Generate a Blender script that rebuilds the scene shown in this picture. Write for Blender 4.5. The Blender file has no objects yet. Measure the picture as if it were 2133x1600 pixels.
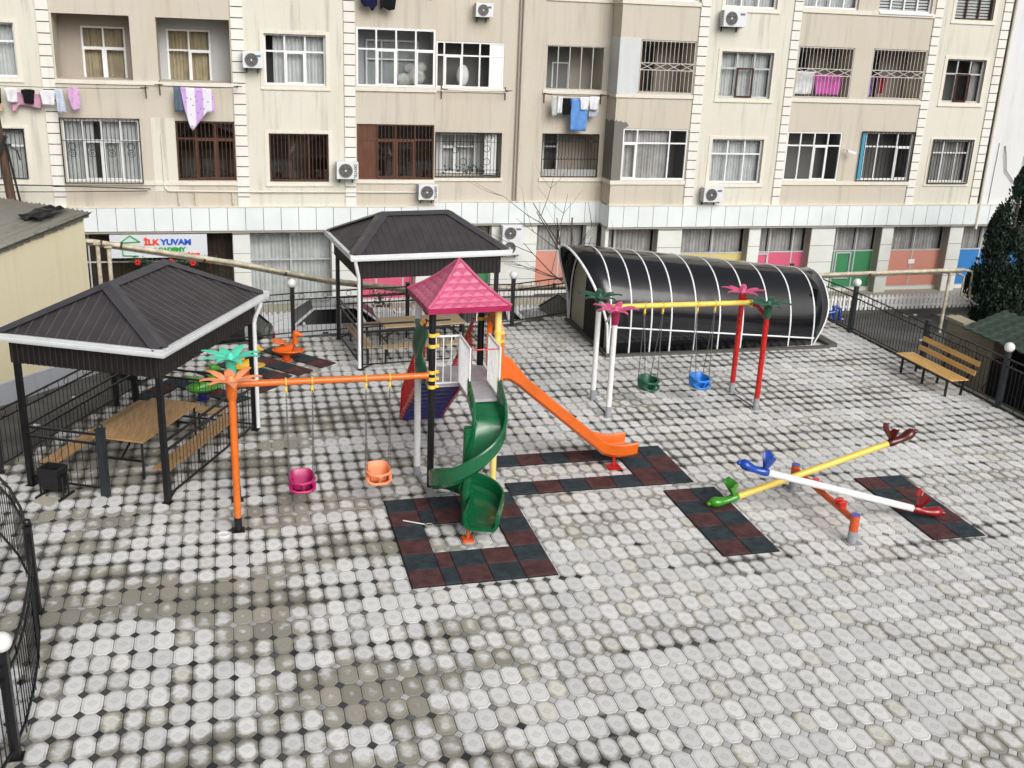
import bpy, math, random
import numpy as np
from mathutils import Vector, Matrix
random.seed(11); rng = np.random.default_rng(5)
SC = bpy.context.scene; COL = SC.collection
R = math.radians; PI = math.pi

# ------------------------------------------------------------------ helpers
def worg(o):
    v = Vector((0, 0, 0))
    while o is not None:
        v = v + o.location; o = o.parent
    return v

class MB:
    """collects shapes and links them as ONE mesh object"""
    def __init__(s): s.v = []; s.f = []; s.mi = []; s.cur = 0
    def add(s, vs, fs):
        n = len(s.v); s.v += [tuple(map(float, p)) for p in vs]
        for f in fs: s.f.append([n + i for i in f]); s.mi.append(s.cur)
        return s
    def box(s, x0, x1, y0, y1, z0, z1):
        return s.add([(x0,y0,z0),(x1,y0,z0),(x1,y1,z0),(x0,y1,z0),(x0,y0,z1),(x1,y0,z1),(x1,y1,z1),(x0,y1,z1)],
                     [(3,2,1,0),(4,5,6,7),(0,1,5,4),(1,2,6,5),(2,3,7,6),(3,0,4,7)])
    def obox(s, c, ex, ey, ez, hx, hy, hz):
        c = Vector(c); ex = Vector(ex)*hx; ey = Vector(ey)*hy; ez = Vector(ez)*hz
        P = [c+a*ex+b*ey+d*ez for d in (-1,1) for a,b in ((-1,-1),(1,-1),(1,1),(-1,1))]
        return s.add(P, [(3,2,1,0),(4,5,6,7),(0,1,5,4),(1,2,6,5),(2,3,7,6),(3,0,4,7)])
    def bar(s, p, q, w, h=None, up=(0,0,1)):
        p = Vector(p); q = Vector(q); h = w if h is None else h
        d = q-p; L = d.length
        if L < 1e-6: return s
        d /= L; up = Vector(up)
        if abs(d.dot(up)) > .98: up = Vector((0,1,0)) if abs(d.y) < .9 else Vector((1,0,0))
        x = d.cross(up).normalized(); y = x.cross(d)
        return s.obox((p+q)/2, x, d, y, w/2, L/2, h/2)
    def tube(s, pts, r, n=10, cap=True):
        pts = [Vector(p) for p in pts]; m = len(pts)
        rs = r if isinstance(r, (list, tuple)) else [r]*m
        t0 = (pts[1]-pts[0]).normalized()
        a = Vector((0,0,1)) if abs(t0.z) < .9 else Vector((1,0,0))
        x = t0.cross(a).normalized()
        base = len(s.v); V = []
        for i, p in enumerate(pts):
            t = ((pts[min(i+1,m-1)]-p).normalized() + (p-pts[max(i-1,0)]).normalized())
            t = t.normalized() if t.length > 1e-6 else t0
            x = (x - t*x.dot(t)).normalized(); y = t.cross(x)
            for k in range(n):
                an = 2*PI*k/n; V.append(p + (x*math.cos(an)+y*math.sin(an))*rs[i])
        F = [(i*n+k, i*n+(k+1)%n, (i+1)*n+(k+1)%n, (i+1)*n+k) for i in range(m-1) for k in range(n)]
        if cap: F.append(tuple(range(n-1,-1,-1))); F.append(tuple((m-1)*n+k for k in range(n)))
        return s.add(V, F)
    def sphere(s, c, r, nu=16, nv=10, sc=(1,1,1)):
        V = [(c[0], c[1], c[2]-r*sc[2])]
        for j in range(1, nv):
            a = -PI/2+PI*j/nv
            for i in range(nu):
                b = 2*PI*i/nu; V.append((c[0]+r*sc[0]*math.cos(a)*math.cos(b), c[1]+r*sc[1]*math.cos(a)*math.sin(b), c[2]+r*sc[2]*math.sin(a)))
        V.append((c[0], c[1], c[2]+r*sc[2])); T = len(V)-1
        F = [(0, 1+(i+1)%nu, 1+i) for i in range(nu)]
        for j in range(nv-2):
            o = 1+j*nu
            F += [(o+i, o+(i+1)%nu, o+nu+(i+1)%nu, o+nu+i) for i in range(nu)]
        o = 1+(nv-2)*nu
        F += [(o+i, o+(i+1)%nu, T) for i in range(nu)]
        return s.add(V, F)
    def grid(s, rows, cu=False, cv=False):
        m = len(rows); n = len(rows[0]); V = [p for r in rows for p in r]; F = []
        for i in range(m if cu else m-1):
            for k in range(n if cv else n-1):
                F.append((i*n+k, i*n+(k+1)%n, ((i+1)%m)*n+(k+1)%n, ((i+1)%m)*n+k))
        return s.add(V, F)
    def loft(s, rings):
        n = len(rings[0]); s.grid(rings, cv=True)
        b = len(s.v)-n*len(rings)
        s.f.append([b+k for k in range(n-1,-1,-1)]); s.mi.append(s.cur)
        s.f.append([b+(len(rings)-1)*n+k for k in range(n)]); s.mi.append(s.cur)
        return s
    def prism(s, poly, fn, w0, w1):
        n = len(poly)
        V = [fn(u,v,w0) for u,v in poly]+[fn(u,v,w1) for u,v in poly]
        F = [tuple(range(n-1,-1,-1)), tuple(range(n,2*n))]+[(i,(i+1)%n,n+(i+1)%n,n+i) for i in range(n)]
        return s.add(V, F)
    def ring(s, c, ex, ey, r, t, n=14, k=6):
        c = Vector(c); ex = Vector(ex); ey = Vector(ey); ez = ex.cross(ey)
        rows = []
        for i in range(n):
            a = 2*PI*i/n; d = ex*math.cos(a)+ey*math.sin(a)
            rows.append([c+d*(r+t*math.cos(2*PI*j/k))+ez*(t*math.sin(2*PI*j/k)) for j in range(k)])
        return s.grid(rows, cu=True, cv=True)
    def build(s, name, mats, parent=None, smooth=None, bevel=None, seg=2):
        me = bpy.data.meshes.new(name)
        off = worg(parent) if parent is not None else Vector((0,0,0))
        me.from_pydata([(x-off.x, y-off.y, z-off.z) for x,y,z in s.v], [], s.f)
        mats = mats if isinstance(mats, (list,tuple)) else [mats]
        for m in mats: me.materials.append(m)
        if len(mats) > 1: me.polygons.foreach_set('material_index', s.mi)
        me.validate()
        if smooth is not None:
            me.shade_smooth(); me.set_sharp_from_angle(angle=R(smooth))
        o = bpy.data.objects.new(name, me); COL.objects.link(o)
        if parent is not None: o.parent = parent
        if bevel:
            b = o.modifiers.new('bevel', 'BEVEL'); b.width = bevel; b.segments = seg; b.limit_method = 'ANGLE'; b.angle_limit = R(40)
        return o

def tag(o, label, cat, group=None):
    o['label'] = label; o['category'] = cat
    if group: o['group'] = group
    return o
def thing(name, label, cat, loc=(0,0,0), group=None):
    o = bpy.data.objects.new(name, None); o.empty_display_size = .3; COL.objects.link(o)
    o.location = loc
    return tag(o, label, cat, group)
def struct(o): o['kind'] = 'structure'; return o
def copy_thing(root, loc, rz=0, label=None, group=None, mats=None):
    """a copy of a thing with copies of its parts and sub-parts; mats = {part name: material}"""
    r = root.copy(); COL.objects.link(r); r.location = loc; r.rotation_euler = (0,0,rz)
    if label: r['label'] = label
    if group: r['group'] = group
    for ch in list(root.children):
        c = ch.copy(); COL.objects.link(c); c.parent = r
        k = ch.name.split('.')[0]
        if mats and k in mats and c.type == 'MESH':
            c.data = c.data.copy(); c.data.materials[0] = mats[k]
        for g in ch.children:
            d = g.copy(); COL.objects.link(d); d.parent = c
    return r

# ------------------------------------------------------------------ materials
def nt(name):
    m = bpy.data.materials.new(name); m.use_nodes = True; t = m.node_tree
    b = t.nodes['Principled BSDF']; return m, t, b
def N(t, typ, **kw):
    n = t.nodes.new(typ)
    for k, v in kw.items():
        if k in n.inputs.keys() if isinstance(k, str) else False: n.inputs[k].default_value = v
        else: setattr(n, k, v)
    return n
def noise(t, co, scale, detail=4, rough=.55, dist=0):
    n = t.nodes.new('ShaderNodeTexNoise'); n.inputs['Scale'].default_value = scale
    n.inputs['Detail'].default_value = detail; n.inputs['Roughness'].default_value = rough; n.inputs['Distortion'].default_value = dist
    if co is not None: t.links.new(co, n.inputs['Vector'])
    return n.outputs['Fac']
def coords(t, kind='Object', scale=None, loc=None):
    c = t.nodes.new('ShaderNodeTexCoord').outputs[kind]
    if scale is None and loc is None: return c
    m = t.nodes.new('ShaderNodeMapping'); t.links.new(c, m.inputs['Vector'])
    if scale: m.inputs['Scale'].default_value = scale
    if loc: m.inputs['Location'].default_value = loc
    return m.outputs['Vector']
def rng_map(t, fac, a, b, lo=0., hi=1.):
    n = t.nodes.new('ShaderNodeMapRange'); n.inputs[1].default_value = a; n.inputs[2].default_value = b
    n.inputs[3].default_value = lo; n.inputs[4].default_value = hi; n.interpolation_type = 'SMOOTHSTEP'
    t.links.new(fac, n.inputs[0]); return n.outputs[0]
def mixc(t, fac, a, b, mode='MIX'):
    n = t.nodes.new('ShaderNodeMix'); n.data_type = 'RGBA'; n.blend_type = mode
    for sock, v in ((n.inputs[0], fac), (n.inputs[6], a), (n.inputs[7], b)):
        if isinstance(v, (int, float)): sock.default_value = v
        elif isinstance(v, tuple): sock.default_value = (*v, 1) if len(v) == 3 else v
        else: t.links.new(v, sock)
    return n.outputs[2]
def mth(t, op, a, b=0.):
    n = t.nodes.new('ShaderNodeMath'); n.operation = op
    for i, v in enumerate((a, b)):
        if isinstance(v, (int, float)): n.inputs[i].default_value = v
        else: t.links.new(v, n.inputs[i])
    return n.outputs[0]
def bump(t, b, h, strength=.3, dist=.01):
    n = t.nodes.new('ShaderNodeBump'); n.inputs['Strength'].default_value = strength; n.inputs['Distance'].default_value = dist
    t.links.new(h, n.inputs['Height']); t.links.new(n.outputs[0], b.inputs['Normal'])

def mat(name, col, rough=.5, metal=0., var=.0, vs=3., spec=.5, coat=0., bmp=0., bs=40.):
    m, t, b = nt(name)
    b.inputs['Base Color'].default_value = (*col, 1); b.inputs['Roughness'].default_value = rough
    b.inputs['Metallic'].default_value = metal; b.inputs['Specular IOR Level'].default_value = spec
    if coat: b.inputs['Coat Weight'].default_value = coat; b.inputs['Coat Roughness'].default_value = .08
    if var:
        co = coords(t); f = noise(t, co, vs, 6, .6)
        dark = tuple(c*(1-var) for c in col); lite = tuple(min(1, c*(1+var*.6)) for c in col)
        t.links.new(mixc(t, rng_map(t, f, .3, .7), dark, lite), b.inputs['Base Color'])
        r = rng_map(t, noise(t, co, vs*2.3, 3), .3, .7, max(.03, rough-.08), min(1, rough+.12)); t.links.new(r, b.inputs['Roughness'])
    if bmp: bump(t, b, noise(t, coords(t), bs, 4), bmp, .01)
    return m

def plaster(name, col, stain=.35, warm=(.62,.55,.42), seed=0.):
    m, t, b = nt(name)
    big = noise(t, coords(t, loc=(seed,0,0)), .55, 5, .6)
    streak = noise(t, coords(t, scale=(3.2,3.2,.22), loc=(seed,3,0)), 1.3, 6, .62)
    fine = noise(t, coords(t), 22, 4, .6)
    c = mixc(t, rng_map(t, big, .35, .7, 0, .55), col, tuple(a*w/.62*.98 for a, w in zip(col, (.60,.585,.54))))
    c = mixc(t, rng_map(t, streak, .50, .74, 0, stain), c, tuple(a*.55 for a in col))
    c = mixc(t, rng_map(t, noise(t, coords(t, scale=(2.,2.,.5), loc=(7+seed,0,2)), 1.1, 5, .6), .56, .75, 0, .35), c, tuple(a*b_ for a, b_ in zip(col, (.93,.86,.70))))
    c = mixc(t, rng_map(t, fine, .3, .7, 0, .16), c, tuple(a*.66 for a in col))
    c = mixc(t, rng_map(t, noise(t, coords(t, scale=(9,9,.35), loc=(seed+1,0,5)), 1.0, 5, .7), .58, .74, 0, stain*.8), c, tuple(a*q for a, q in zip(col, (.52,.50,.46))))
    t.links.new(c, b.inputs['Base Color']); b.inputs['Roughness'].default_value = .92; b.inputs['Specular IOR Level'].default_value = .2
    bump(t, b, noise(t, coords(t), 60, 4), .25, .006)
    return m

def wood(name, col, scale=(1,14,14), dark=.55, gloss=.5):
    m, t, b = nt(name)
    co = coords(t, scale=scale)
    f = noise(t, co, 2.2, 6, .6, .4); g = noise(t, coords(t), 1.7, 2)
    c = mixc(t, rng_map(t, f, .35, .7), col, tuple(a*dark for a in col))
    c = mixc(t, rng_map(t, g, .4, .65, 0, .3), c, tuple(a*.7 for a in col))
    t.links.new(c, b.inputs['Base Color']); b.inputs['Roughness'].default_value = gloss
    bump(t, b, f, .2, .004)
    return m

def glass(name, tint=(.9,.95,.95), refl=.12, dark=0.):
    m = bpy.data.materials.new(name); m.use_nodes = True; t = m.node_tree; t.nodes.clear()
    out = t.nodes.new('ShaderNodeOutputMaterial')
    tr = t.nodes.new('ShaderNodeBsdfTransparent'); tr.inputs[0].default_value = (*tint, 1)
    gl = t.nodes.new('ShaderNodeBsdfGlossy'); gl.inputs['Roughness'].default_value = .03; gl.inputs[0].default_value = (.95,.97,1,1)
    lw = t.nodes.new('ShaderNodeLayerWeight'); lw.inputs[0].default_value = .5
    mx = t.nodes.new('ShaderNodeMixShader')
    t.links.new(mth(t, 'ADD', mth(t, 'MULTIPLY', mth(t, 'POWER', lw.outputs['Facing'], 4.), .8), refl), mx.inputs[0]); t.links.new(tr.outputs[0], mx.inputs[1]); t.links.new(gl.outputs[0], mx.inputs[2])
    t.links.new(mx.outputs[0], out.inputs[0]); return m

M = {}
M['black_metal'] = mat('black_painted_steel', (.006,.0065,.008), .42, 0, .25, 6)
M['grey_metal'] = mat('grey_blue_painted_steel', (.018,.024,.030), .45, 0, .2, 5)
M['white_paint'] = mat('white_gloss_paint', (.78,.79,.80), .3, 0, .05, 5)
M['white_gutter'] = mat('white_gutter_metal', (.74,.77,.79), .35, 0, .06, 3)
M['grey_sleeve'] = mat('galvanised_sleeve', (.34,.36,.38), .5, .2, .15, 8)
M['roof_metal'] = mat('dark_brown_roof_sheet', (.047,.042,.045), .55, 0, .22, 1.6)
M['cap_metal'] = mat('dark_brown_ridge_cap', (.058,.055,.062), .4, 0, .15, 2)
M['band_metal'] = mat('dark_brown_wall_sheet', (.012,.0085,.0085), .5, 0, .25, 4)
M['pine'] = wood('pine_planks', (.50,.30,.135), (14,1,14), .6)
M['pine_x'] = wood('pine_planks_along', (.52,.33,.155), (1,14,14), .62)
M['pale_pine'] = wood('pale_pine_planks', (.44,.33,.20), (1,14,14), .7)
M['bench_wood'] = wood('varnished_bench_wood', (.76,.46,.155), (14,1,14), .75, .38)
def plastic(n, c, r=.32, v=.10): return mat(n, c, r, 0, v, 2.5, .5, .15)
M['green_pl'] = plastic('dark_green_plastic', (.006,.115,.042), .22)
M['dkgreen_pl'] = plastic('bottle_green_plastic', (.010,.085,.045), .4)
M['orange_pl'] = plastic('orange_plastic', (.72,.135,.012), .33)
M['salmon_pl'] = plastic('salmon_orange_plastic', (.84,.29,.13), .5)
M['teal_pl'] = plastic('mint_teal_plastic', (.085,.62,.42), .5)
M['pink_pl'] = plastic('pink_plastic', (.62,.085,.215), .45)
M['roofpink'] = plastic('faded_pink_plastic', (.56,.105,.21), .45, .18)
M['magenta_pl'] = plastic('magenta_plastic', (.40,.012,.115), .35)
M['deep_pink'] = plastic('deep_pink_plastic', (.36,.012,.075), .4)
M['blue_pl'] = plastic('bright_blue_plastic', (.018,.19,.60), .38)
M['seablue_pl'] = plastic('royal_blue_gloss', (.008,.06,.38), .12)
M['brown_gl'] = plastic('dark_maroon_gloss', (.085,.010,.008), .10)
M['red_gl'] = plastic('dark_red_gloss', (.26,.008,.010), .12)
M['green_gl'] = plastic('leaf_green_gloss', (.045,.27,.015), .14)
M['lime_pl'] = plastic('light_green_plastic', (.11,.42,.05), .3)
M['yellow_pl'] = plastic('yellow_plastic', (.75,.45,.02), .35)
M['yellow_paint'] = mat('yellow_gloss_paint', (.82,.60,.10), .3, 0, .08, 4)
M['paleyellow'] = mat('pale_yellow_gloss_paint', (.82,.66,.22), .3, 0, .06, 4)
M['orange_paint'] = mat('orange_gloss_paint', (.72,.16,.018), .28, 0, .1, 3)
M['rustorange'] = mat('red_orange_paint', (.62,.095,.022), .32, 0, .12, 4)
M['red_paint'] = mat('red_gloss_paint', (.50,.012,.010), .28, 0, .1, 4)
M['navy_paint'] = mat('navy_blue_paint', (.012,.015,.16), .45, 0, .15, 4)
M['deck_paint'] = mat('pale_grey_deck_sheet', (.42,.40,.43), .5, 0, .12, 4)
M['grille_beige'] = mat('pale_grille_paint', (.52,.50,.46), .45, 0, .1, 5)
M['chain'] = mat('steel_chain', (.16,.16,.165), .45, .5)
M['rubber_black'] = mat('blue_black_rubber_granulate', (.032,.046,.056), .88, 0, .35, 5, .3, 0, .5, 160)
M['rubber_red'] = mat('brick_red_rubber_granulate', (.092,.040,.040), .88, 0, .35, 5, .3, 0, .5, 160)
M['rubber_seam'] = mat('rubber_edge', (.008,.008,.009), .9)
M['globe'] = mat('white_lamp_globe', (.76,.77,.76), .3)
M['concrete'] = plaster('weathered_concrete', (.40,.375,.315), .6)
M['dkconcrete'] = plaster('dark_wet_concrete', (.11,.11,.10), .5)
M['dark_void'] = mat('dark_interior', (.010,.010,.011), .95)
M['room'] = mat('dim_room_wall', (.20,.195,.185), .95)
M['asphalt'] = mat('worn_asphalt', (.085,.085,.084), .92, 0, .35, .9, .3, 0, .6, 70)
M['pvc'] = mat('white_upvc', (.80,.81,.82), .35, 0, .04, 4)
M['alu'] = mat('pale_aluminium_frame', (.50,.52,.52), .4, .1, .06, 4)
M['brown_frame'] = wood('brown_window_wood', (.13,.048,.024), (8,8,1), .6, .4)
M['dkbrown_frame'] = mat('dark_red_brown_upvc', (.055,.014,.011), .35, 0, .1, 4)
M['cream'] = plaster('cream_render', (.675,.66,.585), .7)
M['tan'] = plaster('tan_render', (.575,.53,.455), .45, seed=4.)
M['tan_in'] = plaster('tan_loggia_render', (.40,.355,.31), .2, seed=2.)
M['dim_loggia'] = plaster('dimmed_tan_loggia_render', (.20,.175,.155), .2, seed=22.)  # darkened copy of the loggia tan: shade of the deep loggias put into the colour
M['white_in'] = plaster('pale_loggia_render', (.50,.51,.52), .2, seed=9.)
M['greywhite'] = plaster('white_grey_render', (.70,.72,.74), .3, seed=6.)
M['patch_white'] = plaster('pale_insulation_board', (.60,.63,.65), .2, seed=1.)
M['cement'] = plaster('raw_cement_patch', (.20,.195,.18), .5, seed=8.)
M['quoin'] = plaster('white_quoin_block', (.78,.77,.73), .2, seed=3.)
M['trim'] = plaster('cream_trim', (.74,.71,.63), .25, seed=5.)
M['gap'] = mat('dark_joint', (.045,.045,.045), .9)
M['panel_white'] = mat('pale_facade_panel', (.72,.77,.78), .45, 0, .07, .7)
M['panel_col'] = mat('cream_white_panel', (.68,.70,.67), .5, 0, .07, 1)
M['reveal'] = mat('beige_reveal_panel', (.36,.34,.29), .6, 0, .1, 2)
M['glass'] = glass('window_glass', (.89,.91,.91), .05)
M['glass_dark'] = glass('tinted_glass', (.30,.27,.24), .06)
M['glass_car'] = mat('car_glass', (.004,.0045,.005), .22, 0, 0, 3, .12)
M['curtain'] = mat('pale_net_curtain', (.60,.61,.61), .9, 0, .1, 3)
M['curtain_beige'] = mat('beige_curtain', (.46,.38,.25), .9, 0, .15, 3)
M['curtain_grey'] = mat('grey_curtain', (.48,.46,.45), .9, 0, .15, 3)
M['pipe_cream'] = mat('cream_pipe_paint', (.52,.47,.36), .55, 0, .35, 5)
M['pipe_rust'] = mat('rusty_steel', (.10,.05,.03), .7, .2, .4, 8)
M['yellow_wall'] = plaster('yellow_house_render', (.60,.55,.39), .2, seed=12.)
M['plinth'] = plaster('grey_house_plinth', (.33,.345,.38), .3, seed=13.)
M['asbestos'] = plaster('old_grey_corrugated_sheet', (.30,.29,.26), .6, seed=14.)
M['stone'] = plaster('beige_stone_block', (.40,.36,.27), .3, seed=15.)
M['tile_green'] = mat('dark_green_metal_tile', (.030,.055,.042), .45, 0, .25, 2)
M['ac_white'] = mat('ac_casing', (.68,.70,.73), .4, 0, .06, 4)
M['ac_grey'] = mat('ac_fan_grille', (.10,.10,.095), .5, 0, .2, 20)
M['card'] = mat('beige_slab', (.42,.40,.33), .8, 0, .12, 5)
M['bark'] = mat('grey_bark', (.085,.072,.062), .9, 0, .4, 9, .2, 0, .6, 40)
M['pole_wood'] = wood('old_pole_wood', (.11,.065,.042), (9,9,1), .4, .85)
M['bin'] = mat('black_bin_steel', (.010,.010,.011), .45, 0, .2, 6)
# ------------------------------------------------------------------ setting: street, podium, paving
STREET = -1.25
g = MB(); g.add([(-260,-160,STREET),(300,-160,STREET),(300,420,STREET),(-260,420,STREET)], [(0,1,2,3)])
struct(g.build('street', M['asphalt']))
# podium body (roof of an underground level): its rim stands a little outside the fences
POD = [(-12,-2),(17.02,-2),(17.02,28.6),(9.2,28.4),(7.4,27.25),(4.4,27.2),(1.3,26.72),(-.75,26.2),(-2.75,22.3),(-4.45,18.75),(-12,4)]
b = MB(); n = len(POD)
b.add([(x,y,-.02) for x,y in POD]+[(x,y,STREET-.1) for x,y in POD], [tuple(range(n))]+[(i,(i+1)%n,n+(i+1)%n,n+i) for i in range(n)])
struct(b.build('podium', M['dkconcrete']))
k = MB()
for a, c in (((16.93,6),(16.93,28.5)),):
    k.box(16.88,17.02,-2,28.5,-.02,.035)
struct(k.build('kerb', M['dkconcrete'])) 

def inpoly(x, y, P):
    c = False; j = len(P)-1
    for i in range(len(P)):
        xi, yi = P[i]; xj, yj = P[j]
        if (yi > y) != (yj > y) and x < (xj-xi)*(y-yi)/(yj-yi)+xi: c = not c
        j = i
    return c
U, V_ = .255, .412                     # pitch of the elongated octagon pavers
X0P, Y0P = 3.19, 14.83
TILEPOLY = [(-8,6.5),(16.86,6.5),(16.86,28.3),(9.2,28.0),(7.4,27.1),(4.4,27.06),(1.3,26.6),(-.7,26.05),(-2.68,22.2),(-4.4,18.65),(-8,11.5)]
du, dv = .270*U, .190*V_               # half diagonals of the small square
hu, hv = U/2, V_/2
OCT = [(hu-du,-hv),(hu,-hv+dv),(hu,hv-dv),(hu-du,hv),(-hu+du,hv),(-hu,hv-dv),(-hu,-hv+dv),(-hu+du,-hv)]
SQR = [(du,0),(0,dv),(-du,0),(0,-dv)]
def inset(P, d):
    m = len(P); out = []
    for i in range(m):
        p0, p1, p2 = Vector(P[i-1]), Vector(P[i]), Vector(P[(i+1) % m])
        n1 = Vector((-(p1-p0).y, (p1-p0).x)).normalized(); n2 = Vector((-(p2-p1).y, (p2-p1).x)).normalized()
        bis = (n1+n2).normalized(); out.append(tuple(p1+bis*(d/max(.3, bis.dot(n1)))))
    return out
def proto(P, ins, zs, es, cz):
    vs = []; n = len(P)
    for d, z, e in zip(ins, zs, es): vs += [(x, y, z, e) for x, y in inset(P, d)]
    vs.append((0, 0, cz, 0.)); fs = []
    for r in range(len(ins)-1):
        fs += [(r*n+i, r*n+(i+1) % n, (r+1)*n+(i+1) % n, (r+1)*n+i) for i in range(n)]
    q = (len(ins)-1)*n
    fs += [(q+i, q+(i+1) % n, len(vs)-1) for i in range(n)]
    return np.array(vs), fs
po, fo = proto(OCT, (.0015,.006,.026), (-.016,-.004,0.), (1.,.86,.60), .0015)
ps, fsq = proto(SQR, (.002,.006), (-.016,-.006), (1.,.8), -.005)
VV = []; FF = []; AT = []; UVS = []; base = 0
i0, i1 = int((-8-X0P)/U), int((16.9-X0P)/U)+1; j0, j1 = int((6.5-Y0P)/V_)-1, int((28.5-Y0P)/V_)+1
for j in range(j0, j1):
    for i in range(i0, i1):
        for typ in (0, 1):
            cx = X0P+i*U+(hu if typ else 0); cy = Y0P+j*V_+(hv if typ else 0)
            if not inpoly(cx, cy, TILEPOLY): continue
            pr_, f_ = (ps, fsq) if typ else (po, fo)
            tx, ty, dz, rnd, rot = random.gauss(0,.009), random.gauss(0,.009), random.gauss(0,.0016), random.random(), random.gauss(0,.008)
            x = pr_[:,0]-pr_[:,1]*rot; y = pr_[:,1]+pr_[:,0]*rot
            z = pr_[:,2]+dz+tx*pr_[:,0]+ty*pr_[:,1]
            VV.append(np.stack([x+cx, y+cy, z], 1))
            AT.append(np.stack([np.full(len(x), rnd), pr_[:,3], np.full(len(x), float(typ)), np.ones(len(x))], 1))
            UVS.append(np.stack([pr_[:,0]/U, pr_[:,1]/V_], 1))
            FF += [[base+k for k in f] for f in f_]; base += len(x)
VV = np.concatenate(VV); AT = np.concatenate(AT); UVS = np.concatenate(UVS)
me = bpy.data.meshes.new('paving'); me.from_pydata(VV.tolist(), [], FF)
at = me.attributes.new('tile', 'FLOAT_COLOR', 'POINT'); at.data.foreach_set('color', AT.astype(np.float32).ravel())
a2 = me.attributes.new('local', 'FLOAT_VECTOR', 'POINT'); a2.data.foreach_set('vector', np.c_[UVS, np.zeros(len(UVS))].astype(np.float32).ravel())
pav = bpy.data.objects.new('paving', me); COL.objects.link(pav); struct(pav)

m, t, b = nt('octagon_pavers')
A = N(t, 'ShaderNodeAttribute', attribute_name='tile'); sp = t.nodes.new('ShaderNodeSeparateColor'); t.links.new(A.outputs['Color'], sp.inputs[0])
rnd, edge, typ = sp.outputs[0], sp.outputs[1], sp.outputs[2]
Lc = N(t, 'ShaderNodeAttribute', attribute_name='local'); sl = t.nodes.new('ShaderNodeSeparateXYZ'); t.links.new(Lc.outputs['Vector'], sl.inputs[0])
co = coords(t)
sx = t.nodes.new('ShaderNodeSeparateXYZ'); t.links.new(co, sx.inputs[0])
# a second random number per tile
r2 = mth(t, 'FRACT', mth(t, 'MULTIPLY', rnd, 37.7)); r3 = mth(t, 'FRACT', mth(t, 'MULTIPLY', rnd, 91.3))
# film of beige dirt: thick on the lower left and along the left, patches elsewhere
lx_, ly_ = sl.outputs[0], sl.outputs[1]
rho = mth(t, 'SQRT', mth(t, 'ADD', mth(t, 'MULTIPLY', mth(t, 'POWER', mth(t, 'ABSOLUTE', lx_), 2.), 4.), mth(t, 'MULTIPLY', mth(t, 'POWER', mth(t, 'ABSOLUTE', ly_), 2.), 4.)))
left = rng_map(t, mth(t, 'ADD', sx.outputs[0], mth(t, 'MULTIPLY', sx.outputs[1], .05)), -1.0, 6.2, 1., 0.)
n_big = noise(t, coords(t, loc=(3.1,1.7,0)), .34, 4, .6)
n_mid = noise(t, coords(t, scale=(.5,1.3,1), loc=(0,5,0)), .80, 5, .62)
n_small = noise(t, co, 8, 5, .65)
ns = mth(t, 'SUBTRACT', n_small, .5)
patch = rng_map(t, noise(t, coords(t, scale=(.75,1.1,1), loc=(4.3,2.2,0)), .50, 4, .55), .43, .60)
film_amt = mth(t, 'ADD', mth(t, 'MULTIPLY', patch, mth(t, 'ADD', .22, mth(t, 'MULTIPLY', left, .62))), mth(t, 'ADD', mth(t, 'MULTIPLY', rng_map(t, n_mid, .42, .62), .22), mth(t, 'MULTIPLY', mth(t, 'SUBTRACT', r2, .5), mth(t, 'ADD', .20, mth(t, 'MULTIPLY', left, .50)))))
film = rng_map(t, mth(t, 'ADD', mth(t, 'ADD', mth(t, 'MULTIPLY', rho, .72), film_amt), mth(t, 'MULTIPLY', ns, 1.0)), .66, 1.18)
white = mixc(t, r3, (.63,.635,.635), (.79,.79,.78))
white = mixc(t, rng_map(t, r2, .86, .97, 0, .6), white, (.68,.655,.58))
beige = mixc(t, r3, (.235,.218,.178), (.34,.318,.262))
c = mixc(t, mth(t, 'MULTIPLY', film, .92), white, beige)
# moulded lines: rim and the small diamond in the middle
ax = mth(t, 'ABSOLUTE', lx_); ay = mth(t, 'ABSOLUTE', ly_)
dm = mth(t, 'ADD', mth(t, 'DIVIDE', ax, .235), mth(t, 'DIVIDE', ay, .145))
line = mth(t, 'SUBTRACT', 1., rng_map(t, mth(t, 'ABSOLUTE', mth(t, 'SUBTRACT', dm, 1.)), .06, .20))
rim = mth(t, 'SUBTRACT', 1., rng_map(t, mth(t, 'ABSOLUTE', mth(t, 'SUBTRACT', edge, .60)), .02, .10))
marks = mth(t, 'MAXIMUM', line, mth(t, 'MULTIPLY', rim, .9))
c = mixc(t, mth(t, 'MULTIPLY', marks, .42), c, mixc(t, .55, c, (.13,.12,.10), 'MIX'))
c = mixc(t, mth(t, 'MULTIPLY', mth(t, 'SUBTRACT', 1., rng_map(t, dm, .7, .95)), .18), c, (.32,.32,.31))
# black grime creeping in from the joints: broad streaky zones and a steady dark seam
n_g1 = noise(t, coords(t, scale=(.36,1.15,1), loc=(9,2,0)), .55, 5, .62)
n_g2 = noise(t, coords(t, loc=(2,8,0)), 1.7, 4, .6)
far = rng_map(t, sx.outputs[1], 13., 21., 0., .10)
clean = mth(t, 'MULTIPLY', rng_map(t, sx.outputs[0], 3.5, 9., 0., .07), rng_map(t, sx.outputs[1], 11., 15.5, 1., 0.))
g_raw = mth(t, 'SUBTRACT', mth(t, 'ADD', mth(t, 'ADD', n_g1, far), mth(t, 'MULTIPLY', left, .07)), clean)
grime = mth(t, 'ADD', rng_map(t, g_raw, .46, .66), mth(t, 'MULTIPLY', mth(t, 'SUBTRACT', n_g2, .5), .8))
gm = rng_map(t, mth(t, 'ADD', mth(t, 'ADD', mth(t, 'MULTIPLY', rho, .85), mth(t, 'MULTIPLY', grime, .66)), mth(t, 'MULTIPLY', ns, .6)), 1.03, 1.86)
c = mixc(t, mth(t, 'MULTIPLY', gm, .96), c, (.075,.071,.058))
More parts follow.
